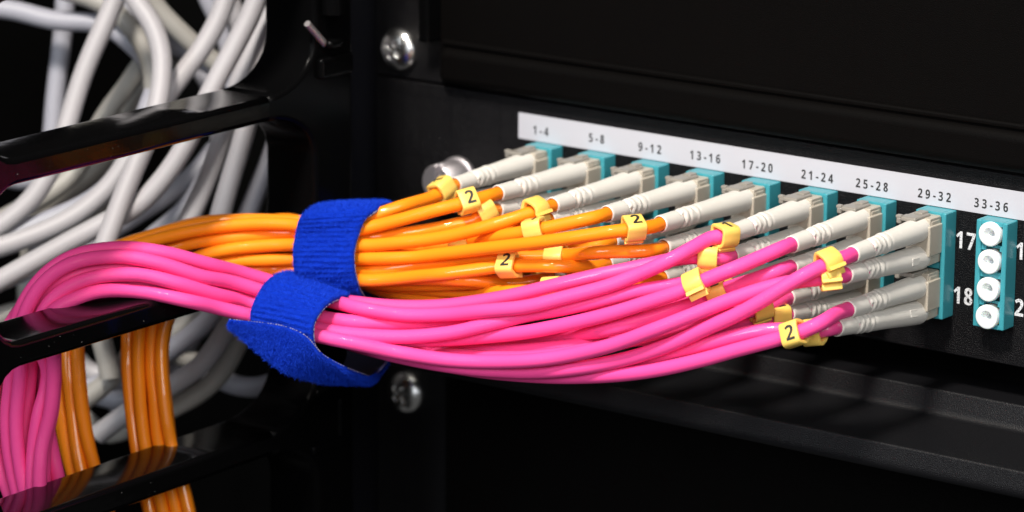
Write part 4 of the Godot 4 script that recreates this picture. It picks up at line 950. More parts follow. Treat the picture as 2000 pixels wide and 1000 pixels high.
	patch_cord(3, 0, "orange", "orange twin fibre cord with beige boots in the upper half of the adapter under 9-12", "", [Vector3(-96.27, -3.20, 7.20), Vector3(-96.27, -9.80, 7.20)], [Vector3(-96.27, -3.19, 41.20), Vector3(-96.27, -6.23, 42.72)], [
		[Vector3(-96.27, -3.19, 24.20), Vector3(-96.24, -3.18, 29.16), Vector3(-96.26, -3.18, 32.00), Vector3(-96.27, -3.19, 33.41), Vector3(-96.30, -3.20, 34.83), Vector3(-96.33, -3.22, 36.25), Vector3(-96.34, -3.22, 37.67), Vector3(-96.34, -3.22, 39.08), Vector3(-96.27, -3.19, 41.21), Vector3(-96.13, -3.12, 44.04), Vector3(-96.01, -3.13, 47.85), Vector3(-98.14, -4.13, 50.39), Vector3(-101.13, -5.38, 53.08), Vector3(-104.94, -6.83, 55.82), Vector3(-111.66, -9.19, 57.31), Vector3(-118.35, -11.04, 58.63), Vector3(-125.23, -12.48, 60.38), Vector3(-131.70, -13.78, 61.46), Vector3(-138.22, -14.61, 63.14), Vector3(-144.41, -15.15, 64.45), Vector3(-152.82, -16.25, 64.82), Vector3(-159.50, -17.01, 67.53), Vector3(-165.88, -18.03, 71.91), Vector3(-171.84, -19.93, 75.31), Vector3(-178.39, -23.70, 78.20), Vector3(-182.38, -29.15, 80.68), Vector3(-183.43, -36.22, 83.50), Vector3(-182.58, -42.95, 85.56), Vector3(-180.85, -50.37, 87.22), Vector3(-179.18, -57.14, 88.46), Vector3(-176.77, -64.46, 89.73), Vector3(-174.74, -71.29, 89.18), Vector3(-171.99, -78.57, 89.50), Vector3(-169.64, -85.21, 90.41)],
		[Vector3(-96.27, -7.93, 25.81), Vector3(-96.22, -7.39, 30.89), Vector3(-96.24, -7.11, 33.80), Vector3(-96.29, -6.99, 35.25), Vector3(-96.35, -6.87, 36.71), Vector3(-96.40, -6.75, 38.16), Vector3(-96.42, -6.61, 39.62), Vector3(-96.39, -6.45, 41.07), Vector3(-96.21, -6.15, 43.23), Vector3(-96.03, -5.77, 46.11), Vector3(-98.48, -6.82, 46.89), Vector3(-101.57, -8.12, 47.90), Vector3(-105.88, -9.72, 48.80), Vector3(-112.71, -12.27, 47.41), Vector3(-117.49, -13.47, 51.90), Vector3(-123.94, -14.77, 53.89), Vector3(-132.29, -16.96, 53.91), Vector3(-139.59, -18.29, 54.27), Vector3(-147.14, -17.62, 55.37), Vector3(-154.40, -16.40, 56.25), Vector3(-162.65, -16.17, 58.09), Vector3(-167.96, -16.70, 63.11), Vector3(-174.23, -17.74, 67.99), Vector3(-180.56, -19.45, 71.41), Vector3(-185.39, -22.17, 77.20), Vector3(-188.15, -28.06, 80.04), Vector3(-188.73, -35.91, 81.65), Vector3(-187.85, -42.93, 83.41), Vector3(-186.37, -50.69, 84.75), Vector3(-185.07, -57.86, 85.39), Vector3(-182.74, -65.47, 86.50), Vector3(-180.16, -72.27, 87.28), Vector3(-177.12, -79.67, 88.29), Vector3(-174.76, -86.55, 88.98)]])
	patch_cord(3, 1, "orange", "orange twin fibre cord with beige boots in the lower half of the adapter under 9-12", "1", [Vector3(-96.27, -16.30, 7.20), Vector3(-96.27, -22.40, 7.20)], [Vector3(-96.27, -15.10, 41.40), Vector3(-96.27, -19.90, 41.73)], [
		[Vector3(-96.27, -15.70, 24.41), Vector3(-96.21, -15.51, 29.36), Vector3(-96.11, -15.37, 32.35), Vector3(-95.93, -15.23, 34.06), Vector3(-95.77, -15.10, 35.77), Vector3(-95.92, -15.10, 37.06), Vector3(-96.43, -15.25, 37.83), Vector3(-96.42, -15.20, 39.25), Vector3(-96.27, -15.10, 41.36), Vector3(-95.96, -14.96, 44.16), Vector3(-97.11, -14.95, 46.79), Vector3(-100.39, -15.38, 47.74), Vector3(-104.11, -15.83, 49.28), Vector3(-108.68, -16.46, 51.03), Vector3(-115.43, -17.37, 53.10), Vector3(-122.70, -18.58, 54.10), Vector3(-130.39, -20.11, 55.12), Vector3(-137.19, -21.12, 55.85), Vector3(-145.40, -20.91, 55.26), Vector3(-152.29, -19.65, 55.57), Vector3(-160.83, -19.06, 55.79), Vector3(-166.38, -19.32, 60.03), Vector3(-171.34, -20.16, 66.20), Vector3(-177.39, -21.83, 69.52), Vector3(-182.83, -25.47, 73.63), Vector3(-186.60, -30.99, 76.19), Vector3(-187.55, -38.01, 79.12), Vector3(-186.91, -44.82, 80.82), Vector3(-185.32, -52.33, 81.97), Vector3(-184.08, -59.27, 82.64), Vector3(-182.16, -66.72, 83.64), Vector3(-179.24, -73.16, 84.36), Vector3(-176.50, -80.42, 84.70), Vector3(-174.08, -87.00, 85.80)],
		[Vector3(-96.27, -21.13, 24.78), Vector3(-96.22, -20.78, 29.40), Vector3(-96.11, -20.54, 32.21), Vector3(-95.88, -20.34, 33.88), Vector3(-95.59, -20.12, 35.65), Vector3(-95.53, -19.99, 37.13), Vector3(-96.08, -20.12, 37.77), Vector3(-96.43, -20.16, 38.66), Vector3(-96.37, -20.01, 40.64), Vector3(-96.06, -19.73, 43.26), Vector3(-96.27, -19.59, 45.91), Vector3(-98.60, -20.00, 48.14), Vector3(-101.67, -20.25, 50.29), Vector3(-104.32, -19.57, 54.24), Vector3(-109.00, -18.91, 58.63), Vector3(-116.89, -20.08, 58.40), Vector3(-125.41, -21.47, 57.97), Vector3(-132.30, -22.24, 58.28), Vector3(-139.63, -22.74, 58.70), Vector3(-146.75, -23.24, 58.56), Vector3(-154.31, -23.67, 59.35), Vector3(-160.34, -23.95, 62.02), Vector3(-166.61, -24.53, 65.76), Vector3(-172.67, -25.81, 68.51), Vector3(-177.36, -28.90, 73.00), Vector3(-180.92, -34.03, 75.39), Vector3(-182.30, -40.98, 76.85), Vector3(-181.57, -47.36, 78.38), Vector3(-179.44, -54.18, 79.98), Vector3(-177.67, -60.48, 81.06), Vector3(-174.90, -67.18, 82.05), Vector3(-172.21, -73.23, 82.32), Vector3(-169.81, -80.10, 82.70), Vector3(-168.02, -86.45, 83.32)]])
	patch_cord(4, 0, "orange", "orange twin fibre cord with beige boots in the upper half of the adapter under 13-16", "", [Vector3(-80.87, -3.20, 7.20), Vector3(-80.87, -9.80, 7.20)], [Vector3(-80.87, -2.75, 41.57), Vector3(-80.87, -9.44, 39.84)], [
		[Vector3(-80.87, -2.97, 24.58), Vector3(-80.83, -2.89, 29.95), Vector3(-80.86, -2.86, 33.02), Vector3(-80.90, -2.85, 34.56), Vector3(-80.95, -2.85, 36.09), Vector3(-80.98, -2.84, 37.63), Vector3(-80.99, -2.82, 39.16), Vector3(-80.94, -2.78, 40.69), Vector3(-80.71, -2.69, 42.98), Vector3(-81.06, -2.75, 45.98), Vector3(-83.22, -3.37, 48.04), Vector3(-86.43, -4.33, 49.91), Vector3(-90.44, -5.51, 51.82), Vector3(-95.42, -6.91, 53.37), Vector3(-103.58, -9.25, 53.51), Vector3(-114.84, -13.01, 49.03), Vector3(-120.58, -14.21, 52.79), Vector3(-126.60, -15.42, 55.00), Vector3(-133.81, -16.87, 56.61), Vector3(-140.93, -17.71, 57.45), Vector3(-148.85, -17.78, 58.70), Vector3(-156.93, -17.99, 59.69), Vector3(-164.26, -18.22, 63.85), Vector3(-169.71, -19.30, 69.14), Vector3(-176.37, -22.11, 73.48), Vector3(-182.11, -26.10, 76.86), Vector3(-185.53, -33.26, 79.64), Vector3(-185.11, -40.44, 82.21), Vector3(-183.71, -48.49, 84.30), Vector3(-182.42, -56.03, 85.07), Vector3(-180.06, -64.02, 86.54), Vector3(-177.37, -71.19, 86.86), Vector3(-174.44, -79.11, 87.01), Vector3(-171.92, -86.32, 87.79)],
		[Vector3(-80.87, -9.63, 22.84), Vector3(-80.81, -9.55, 28.10), Vector3(-80.85, -9.53, 31.11), Vector3(-80.90, -9.53, 32.61), Vector3(-80.96, -9.53, 34.11), Vector3(-81.01, -9.53, 35.61), Vector3(-81.03, -9.52, 37.11), Vector3(-80.98, -9.49, 38.62), Vector3(-80.73, -9.39, 40.85), Vector3(-80.84, -9.39, 43.80), Vector3(-83.52, -10.16, 44.68), Vector3(-87.46, -11.18, 44.73), Vector3(-96.69, -14.06, 39.20), Vector3(-102.00, -14.95, 40.30), Vector3(-105.69, -14.54, 46.97), Vector3(-112.35, -15.61, 49.26), Vector3(-121.28, -17.68, 49.21), Vector3(-127.94, -18.96, 50.90), Vector3(-135.66, -20.30, 52.03), Vector3(-142.99, -21.28, 52.61), Vector3(-151.26, -22.09, 53.32), Vector3(-157.06, -21.98, 57.08), Vector3(-163.92, -22.21, 61.51), Vector3(-170.62, -22.98, 65.05), Vector3(-177.79, -24.93, 68.74), Vector3(-182.84, -28.83, 72.58), Vector3(-185.10, -35.76, 76.20), Vector3(-185.80, -43.06, 77.71), Vector3(-183.69, -50.85, 79.51), Vector3(-181.47, -57.90, 81.10), Vector3(-179.52, -65.83, 82.28), Vector3(-176.84, -72.84, 82.44), Vector3(-173.68, -80.46, 82.95), Vector3(-171.16, -87.50, 83.79)]])
	patch_cord(4, 1, "orange", "orange twin fibre cord with beige boots in the lower half of the adapter under 13-16", "0", [Vector3(-80.87, -16.30, 7.20), Vector3(-80.87, -22.40, 7.20)], [Vector3(-80.87, -14.31, 41.52), Vector3(-80.87, -19.40, 41.40)], [
		[Vector3(-80.87, -15.30, 24.55), Vector3(-80.84, -15.01, 29.60), Vector3(-80.85, -14.84, 32.49), Vector3(-80.88, -14.75, 33.93), Vector3(-80.91, -14.67, 35.37), Vector3(-80.95, -14.58, 36.82), Vector3(-80.97, -14.50, 38.26), Vector3(-80.96, -14.41, 39.70), Vector3(-80.84, -14.30, 41.86), Vector3(-80.72, -14.14, 44.74), Vector3(-81.66, -13.87, 47.55), Vector3(-83.14, -13.23, 51.51), Vector3(-86.04, -12.89, 54.84), Vector3(-91.62, -13.54, 55.53), Vector3(-99.08, -14.72, 56.58), Vector3(-105.22, -16.08, 58.84), Vector3(-111.97, -17.53, 61.05), Vector3(-119.38, -19.25, 61.10), Vector3(-126.97, -20.99, 61.66), Vector3(-133.23, -21.91, 63.13), Vector3(-141.26, -22.37, 63.60), Vector3(-149.80, -22.74, 62.96), Vector3(-158.22, -23.04, 64.53), Vector3(-164.22, -23.50, 68.52), Vector3(-171.18, -25.50, 72.05), Vector3(-175.72, -29.08, 76.24), Vector3(-178.14, -35.32, 80.22), Vector3(-178.47, -42.14, 82.16), Vector3(-176.03, -49.46, 84.50), Vector3(-174.23, -56.38, 85.49), Vector3(-172.62, -64.23, 85.31), Vector3(-170.10, -71.00, 85.29), Vector3(-167.10, -78.34, 86.06), Vector3(-164.87, -85.17, 86.85)],
		[Vector3(-80.87, -20.89, 24.47), Vector3(-80.81, -20.44, 29.54), Vector3(-80.84, -20.19, 32.45), Vector3(-80.89, -20.06, 33.90), Vector3(-80.96, -19.93, 35.35), Vector3(-81.02, -19.80, 36.80), Vector3(-81.05, -19.67, 38.25), Vector3(-81.02, -19.55, 39.70), Vector3(-80.80, -19.36, 41.86), Vector3(-80.59, -19.11, 44.74), Vector3(-82.87, -18.97, 46.16), Vector3(-86.78, -19.08, 45.79), Vector3(-95.47, -20.95, 40.05), Vector3(-101.45, -21.62, 39.95), Vector3(-104.39, -20.71, 47.42), Vector3(-106.88, -19.97, 55.14), Vector3(-115.13, -21.54, 55.82), Vector3(-123.08, -22.94, 55.62), Vector3(-131.26, -24.05, 55.85), Vector3(-138.42, -24.53, 56.35), Vector3(-147.18, -24.89, 56.02), Vector3(-155.21, -25.06, 56.19), Vector3(-162.62, -24.87, 59.23), Vector3(-169.08, -25.35, 62.71), Vector3(-175.54, -27.32, 66.93), Vector3(-179.83, -31.11, 71.31), Vector3(-183.95, -37.59, 73.81), Vector3(-184.22, -44.62, 75.36), Vector3(-182.58, -52.29, 76.86), Vector3(-180.37, -59.10, 78.42), Vector3(-177.55, -66.51, 79.78), Vector3(-174.61, -73.17, 80.16), Vector3(-171.89, -80.70, 80.47), Vector3(-169.72, -87.62, 81.12)]])
	patch_cord(5, 0, "orange", "orange twin fibre cord with beige boots in the upper half of the adapter under 17-20", "1", [Vector3(-65.47, -3.20, 7.20), Vector3(-65.47, -9.80, 7.20)], [Vector3(-65.47, -2.50, 43.23), Vector3(-65.47, -8.11, 41.87)], [
		[Vector3(-65.47, -2.83, 26.23), Vector3(-65.45, -2.72, 31.88), Vector3(-65.47, -2.66, 35.11), Vector3(-65.49, -2.63, 36.73), Vector3(-65.52, -2.59, 38.34), Vector3(-65.53, -2.56, 39.95), Vector3(-65.52, -2.53, 41.57), Vector3(-65.47, -2.50, 43.18), Vector3(-65.35, -2.46, 45.60), Vector3(-65.90, -2.38, 48.76), Vector3(-67.58, -2.43, 51.50), Vector3(-70.65, -2.92, 54.04), Vector3(-74.94, -3.89, 56.06), Vector3(-80.23, -5.21, 57.53), Vector3(-88.00, -7.15, 58.50), Vector3(-95.83, -9.09, 58.60), Vector3(-104.30, -11.20, 58.62), Vector3(-112.01, -13.17, 58.69), Vector3(-120.37, -15.15, 58.98), Vector3(-127.03, -16.18, 60.88), Vector3(-135.04, -17.27, 62.39), Vector3(-143.36, -18.59, 62.60), Vector3(-152.62, -19.95, 63.70), Vector3(-159.80, -20.56, 67.41), Vector3(-167.69, -21.44, 71.57), Vector3(-174.57, -23.85, 75.17), Vector3(-179.59, -29.83, 79.15), Vector3(-181.65, -37.31, 81.27), Vector3(-180.50, -45.79, 83.43), Vector3(-177.98, -53.31, 85.29), Vector3(-176.09, -61.89, 86.51), Vector3(-173.56, -69.54, 86.68), Vector3(-170.22, -77.75, 87.18), Vector3(-167.61, -85.33, 88.16)],
		[Vector3(-65.47, -8.94, 24.89), Vector3(-65.42, -8.66, 30.52), Vector3(-65.47, -8.51, 33.74), Vector3(-65.52, -8.43, 35.35), Vector3(-65.57, -8.36, 36.96), Vector3(-65.61, -8.28, 38.56), Vector3(-65.59, -8.20, 40.17), Vector3(-65.48, -8.12, 41.78), Vector3(-65.21, -7.98, 44.17), Vector3(-66.29, -7.91, 47.11), Vector3(-68.81, -8.01, 49.09), Vector3(-72.41, -8.28, 50.87), Vector3(-77.16, -8.99, 52.14), Vector3(-84.83, -11.02, 50.24), Vector3(-92.05, -12.05, 52.15), Vector3(-98.94, -12.72, 54.16), Vector3(-107.11, -14.22, 55.28), Vector3(-114.52, -16.03, 56.17), Vector3(-122.43, -17.88, 57.51), Vector3(-129.14, -19.42, 59.74), Vector3(-137.42, -20.71, 61.08), Vector3(-146.00, -21.01, 60.62), Vector3(-155.51, -20.97, 61.00), Vector3(-162.71, -21.31, 64.65), Vector3(-170.40, -22.53, 68.97), Vector3(-177.47, -25.13, 72.25), Vector3(-181.54, -30.99, 77.12), Vector3(-183.65, -38.54, 79.05), Vector3(-182.31, -46.95, 81.29), Vector3(-179.67, -54.42, 83.06), Vector3(-177.88, -63.00, 84.34), Vector3(-175.41, -70.64, 84.55), Vector3(-172.06, -78.83, 85.04), Vector3(-169.41, -86.38, 85.99)]])
	patch_cord(5, 1, "orange", "orange twin fibre cord with beige boots in the lower half of the adapter under 17-20", "1", [Vector3(-65.47, -16.30, 7.20), Vector3(-65.47, -22.40, 7.20)], [Vector3(-65.47, -14.97, 42.08), Vector3(-65.47, -19.40, 41.40)], [
		[Vector3(-65.47, -15.62, 25.09), Vector3(-65.42, -15.40, 30.71), Vector3(-65.47, -15.28, 33.92), Vector3(-65.51, -15.22, 35.52), Vector3(-65.57, -15.16, 37.13), Vector3(-65.60, -15.10, 38.73), Vector3(-65.58, -15.04, 40.34), Vector3(-65.48, -14.97, 41.94), Vector3(-65.23, -14.87, 44.34), Vector3(-66.18, -14.80, 47.33), Vector3(-68.53, -14.89, 49.50), Vector3(-72.09, -15.27, 51.38), Vector3(-76.68, -16.18, 52.95), Vector3(-82.03, -17.66, 54.18), Vector3(-89.83, -19.17, 55.27), Vector3(-97.32, -20.26, 56.42), Vector3(-108.89, -22.95, 52.92), Vector3(-116.55, -23.77, 53.40), Vector3(-125.80, -24.72, 52.89), Vector3(-133.89, -25.28, 53.27), Vector3(-142.40, -25.66, 53.26), Vector3(-149.49, -25.75, 53.23), Vector3(-157.49, -25.77, 53.69), Vector3(-164.39, -25.44, 56.82), Vector3(-172.20, -26.11, 61.07), Vector3(-178.43, -28.35, 65.50), Vector3(-183.57, -33.70, 69.98), Vector3(-186.24, -40.96, 72.17), Vector3(-185.44, -49.45, 73.93), Vector3(-183.17, -57.03, 75.48), Vector3(-180.33, -65.25, 77.27), Vector3(-177.15, -72.61, 77.99), Vector3(-174.10, -80.90, 78.30), Vector3(-171.63, -88.51, 78.97)],
		[Vector3(-65.47, -20.89, 24.47), Vector3(-65.42, -20.38, 30.16), Vector3(-65.47, -20.10, 33.41), Vector3(-65.53, -19.97, 35.04), Vector3(-65.59, -19.84, 36.66), Vector3(-65.62, -19.70, 38.29), Vector3(-65.59, -19.55, 39.92), Vector3(-65.45, -19.39, 41.53), Vector3(-65.18, -19.12, 43.95), Vector3(-66.77, -19.21, 46.56), Vector3(-69.80, -19.74, 47.62), Vector3(-73.72, -20.49, 48.51), Vector3(-78.35, -21.40, 49.80), Vector3(-83.74, -22.37, 51.43), Vector3(-91.68, -23.43, 52.99), Vector3(-99.86, -24.27, 53.69), Vector3(-111.26, -26.15, 51.02), Vector3(-119.01, -26.79, 52.01), Vector3(-128.78, -27.54, 51.32), Vector3(-137.31, -27.52, 51.29), Vector3(-146.68, -26.62, 50.23), Vector3(-154.05, -25.15, 50.35), Vector3(-161.45, -23.56, 52.89), Vector3(-168.66, -23.59, 56.53), Vector3(-176.42, -24.97, 60.96), Vector3(-181.62, -26.71, 66.96), Vector3(-185.95, -32.64, 71.73), Vector3(-189.27, -40.64, 72.44), Vector3(-188.53, -49.30, 74.35), Vector3(-186.31, -57.11, 75.14), Vector3(-183.46, -65.39, 77.67), Vector3(-179.89, -72.68, 79.55), Vector3(-176.85, -81.13, 79.63), Vector3(-174.47, -88.94, 79.90)]])
	patch_cord(6, 0, "pink", "pink twin fibre cord with beige boots in the upper half of the adapter under 21-24", "1", [Vector3(-50.07, -3.20, 7.20), Vector3(-50.07, -9.80, 7.20)], [Vector3(-50.07, -3.26, 37.49), Vector3(-50.07, -8.42, 37.70)], [
		[Vector3(-50.07, -3.23, 20.49), Vector3(-50.03, -3.25, 27.56), Vector3(-50.16, -3.23, 31.60), Vector3(-50.22, -3.22, 33.62), Vector3(-50.20, -3.23, 35.65), Vector3(-50.05, -3.26, 37.66), Vector3(-49.83, -3.31, 39.67), Vector3(-50.15, -3.25, 41.47), Vector3(-52.16, -3.74, 43.04), Vector3(-53.52, -4.97, 46.64), Vector3(-55.02, -6.38, 50.11), Vector3(-58.24, -8.58, 53.22), Vector3(-63.25, -11.36, 55.18), Vector3(-68.96, -14.20, 58.04), Vector3(-77.73, -17.42, 61.30), Vector3(-86.72, -20.51, 63.83), Vector3(-97.53, -22.95, 65.25), Vector3(-108.11, -25.47, 65.48), Vector3(-118.41, -26.64, 68.00), Vector3(-126.65, -25.58, 72.23), Vector3(-139.68, -25.32, 71.54), Vector3(-149.85, -24.08, 71.66), Vector3(-155.85, -20.48, 79.44), Vector3(-158.25, -17.00, 88.43), Vector3(-163.53, -13.42, 97.30), Vector3(-170.68, -12.14, 104.08), Vector3(-176.58, -13.25, 113.00), Vector3(-182.85, -19.16, 117.84), Vector3(-187.29, -28.87, 120.84), Vector3(-188.42, -39.02, 120.93), Vector3(-188.60, -49.90, 122.88), Vector3(-186.91, -59.75, 124.00), Vector3(-183.02, -70.07, 124.80), Vector3(-179.19, -79.38, 124.72)],
		[Vector3(-50.07, -9.19, 20.72), Vector3(-50.03, -8.88, 27.67), Vector3(-50.14, -8.69, 31.64), Vector3(-50.21, -8.60, 33.62), Vector3(-50.21, -8.51, 35.61), Vector3(-50.08, -8.43, 37.59), Vector3(-49.83, -8.36, 39.56), Vector3(-49.99, -8.26, 41.52), Vector3(-52.27, -8.04, 43.31), Vector3(-55.92, -8.19, 44.88), Vector3(-59.40, -8.91, 46.65), Vector3(-63.68, -10.16, 48.84), Vector3(-68.80, -11.74, 51.30), Vector3(-74.45, -13.37, 54.43), Vector3(-83.58, -16.42, 57.10), Vector3(-93.07, -19.77, 58.89), Vector3(-103.67, -22.87, 60.55), Vector3(-113.29, -25.07, 62.19), Vector3(-123.92, -26.35, 64.34), Vector3(-133.62, -26.57, 66.48), Vector3(-144.34, -26.55, 68.42), Vector3(-153.80, -25.37, 70.50), Vector3(-158.72, -21.91, 79.12), Vector3(-161.24, -18.19, 87.95), Vector3(-166.73, -14.65, 96.74), Vector3(-173.91, -13.83, 103.42), Vector3(-179.71, -16.00, 112.12), Vector3(-186.01, -22.64, 115.95), Vector3(-190.98, -31.48, 119.86), Vector3(-192.98, -41.06, 121.40), Vector3(-193.22, -51.88, 122.83), Vector3(-191.29, -61.57, 123.41), Vector3(-187.57, -71.81, 122.52), Vector3(-184.56, -81.28, 121.94)]])
	patch_cord(6, 1, "pink", "pink twin fibre cord with beige boots in the lower half of the adapter under 21-24", "", [Vector3(-50.07, -16.30, 7.20), Vector3(-50.07, -22.40, 7.20)], [Vector3(-50.07, -15.10, 37.80), Vector3(-50.07, -19.40, 37.80)], [
		[Vector3(-50.07, -15.77, 20.81), Vector3(-50.04, -15.54, 27.51), Vector3(-50.11, -15.31, 31.34), Vector3(-50.15, -15.18, 33.25), Vector3(-50.16, -15.09, 35.16), Vector3(-50.11, -15.07, 37.08), Vector3(-49.97, -15.18, 38.98), Vector3(-49.90, -15.18, 40.89), Vector3(-50.94, -13.91, 43.14), Vector3(-53.00, -12.65, 45.99), Vector3(-55.06, -13.18, 49.15), Vector3(-58.84, -14.06, 51.93), Vector3(-63.88, -15.31, 54.40), Vector3(-69.83, -17.39, 56.92), Vector3(-78.75, -20.35, 59.70), Vector3(-87.94, -23.04, 61.72), Vector3(-96.80, -26.08, 64.90), Vector3(-105.04, -28.75, 67.52), Vector3(-114.33, -30.52, 70.56), Vector3(-122.81, -31.02, 73.80), Vector3(-132.25, -30.70, 77.37), Vector3(-141.49, -29.13, 79.04), Vector3(-152.22, -26.70, 80.67), Vector3(-154.71, -23.31, 89.71), Vector3(-158.38, -19.54, 98.37), Vector3(-165.24, -17.44, 104.13), Vector3(-172.12, -17.79, 112.01), Vector3(-177.16, -21.75, 118.78), Vector3(-180.77, -30.43, 120.98), Vector3(-180.31, -40.05, 117.91), Vector3(-180.76, -49.99, 121.12), Vector3(-180.56, -59.27, 123.24), Vector3(-177.16, -68.78, 127.09), Vector3(-175.45, -78.01, 128.79)],
		[Vector3(-50.07, -21.06, 20.88), Vector3(-50.02, -20.41, 27.67), Vector3(-50.13, -19.99, 31.53), Vector3(-50.20, -19.77, 33.47), Vector3(-50.22, -19.57, 35.40), Vector3(-50.12, -19.42, 37.34), Vector3(-49.88, -19.34, 39.27), Vector3(-49.84, -19.17, 41.20), Vector3(-51.95, -18.23, 42.71), Vector3(-55.49, -17.93, 44.20), Vector3(-58.79, -18.48, 46.20), Vector3(-63.01, -19.18, 48.52), Vector3(-68.39, -19.65, 50.72), Vector3(-74.81, -20.26, 52.92), Vector3(-84.00, -21.69, 55.82), Vector3(-93.23, -23.67, 58.19), Vector3(-103.48, -26.11, 60.38), Vector3(-112.66, -28.44, 62.38), Vector3(-120.97, -29.20, 67.50), Vector3(-127.72, -28.72, 73.43), Vector3(-137.99, -28.16, 75.98), Vector3(-147.82, -25.12, 77.32), Vector3(-153.83, -21.56, 84.24), Vector3(-156.53, -18.71, 92.78), Vector3(-162.02, -15.04, 100.43), Vector3(-169.17, -13.36, 106.78), Vector3(-174.69, -14.14, 115.74), Vector3(-180.75, -20.15, 120.08), Vector3(-184.53, -29.89, 122.22), Vector3(-185.31, -39.77, 121.62), Vector3(-185.37, -50.35, 123.26), Vector3(-183.53, -59.77, 124.50), Vector3(-179.80, -69.71, 125.57), Vector3(-176.25, -78.72, 125.77)]])
	patch_cord(7, 0, "pink", "pink twin fibre cord with beige boots in the upper half of the adapter under 25-28", "", [Vector3(-34.67, -3.20, 7.20), Vector3(-34.67, -9.80, 7.20)], [Vector3(-34.67, -3.54, 37.68), Vector3(-34.67, -8.62, 37.44)], [
		[Vector3(-34.67, -3.35, 20.68), Vector3(-34.65, -3.42, 27.98), Vector3(-34.72, -3.51, 32.15), Vector3(-34.75, -3.55, 34.23), Vector3(-34.73, -3.56, 36.32), Vector3(-34.62, -3.51, 38.40), Vector3(-34.52, -3.48, 40.48), Vector3(-35.02, -3.81, 42.44), Vector3(-36.65, -4.81, 44.91), Vector3(-38.77, -6.09, 48.27), Vector3(-41.20, -7.46, 51.37), Vector3(-45.28, -9.58, 53.72), Vector3(-50.39, -12.56, 55.76), Vector3(-56.81, -15.47, 57.65), Vector3(-66.21, -19.47, 59.74), Vector3(-75.91, -23.00, 61.16), Vector3(-86.52, -26.35, 62.71), Vector3(-96.78, -28.95, 63.37), Vector3(-107.77, -31.14, 65.39), Vector3(-116.92, -32.09, 68.71), Vector3(-127.41, -31.62, 72.03), Vector3(-137.95, -30.63, 73.78), Vector3(-148.57, -27.70, 75.48), Vector3(-155.70, -24.41, 81.37), Vector3(-158.67, -20.86, 91.25), Vector3(-163.97, -17.21, 98.94), Vector3(-172.31, -16.43, 106.66), Vector3(-177.79, -18.55, 114.96), Vector3(-185.35, -27.33, 117.66), Vector3(-185.95, -37.40, 117.42), Vector3(-186.08, -48.69, 118.82), Vector3(-185.28, -58.75, 121.16), Vector3(-183.09, -69.99, 121.60), Vector3(-180.97, -80.16, 122.20)],
		[Vector3(-34.67, -9.28, 20.46), Vector3(-34.64, -8.99, 27.64), Vector3(-34.74, -8.88, 31.75), Vector3(-34.80, -8.83, 33.80), Vector3(-34.78, -8.74, 35.85), Vector3(-34.62, -8.58, 37.90), Vector3(-34.42, -8.40, 39.93), Vector3(-34.92, -8.58, 41.87), Vector3(-37.18, -9.66, 43.61), Vector3(-40.57, -11.22, 45.33), Vector3(-43.94, -12.69, 47.18), Vector3(-48.07, -14.64, 49.53), Vector3(-53.05, -17.16, 52.13), Vector3(-59.04, -20.09, 54.82), Vector3(-68.17, -23.80, 57.89), Vector3(-80.51, -27.70, 56.15), Vector3(-92.16, -30.68, 56.64), Vector3(-103.37, -33.09, 56.30), Vector3(-116.54, -35.56, 55.39), Vector3(-121.70, -34.16, 63.94), Vector3(-132.33, -33.83, 66.94), Vector3(-142.51, -32.36, 68.73), Vector3(-151.94, -29.46, 71.63), Vector3(-158.05, -26.03, 78.85), Vector3(-160.90, -22.46, 88.55), Vector3(-165.80, -18.76, 96.57), Vector3(-174.08, -18.16, 104.10), Vector3(-179.74, -20.69, 111.51), Vector3(-186.07, -30.01, 113.23), Vector3(-185.91, -39.83, 113.67), Vector3(-185.56, -51.35, 113.60), Vector3(-184.47, -61.82, 112.47), Vector3(-179.09, -71.74, 114.81), Vector3(-176.58, -81.69, 114.97)]])
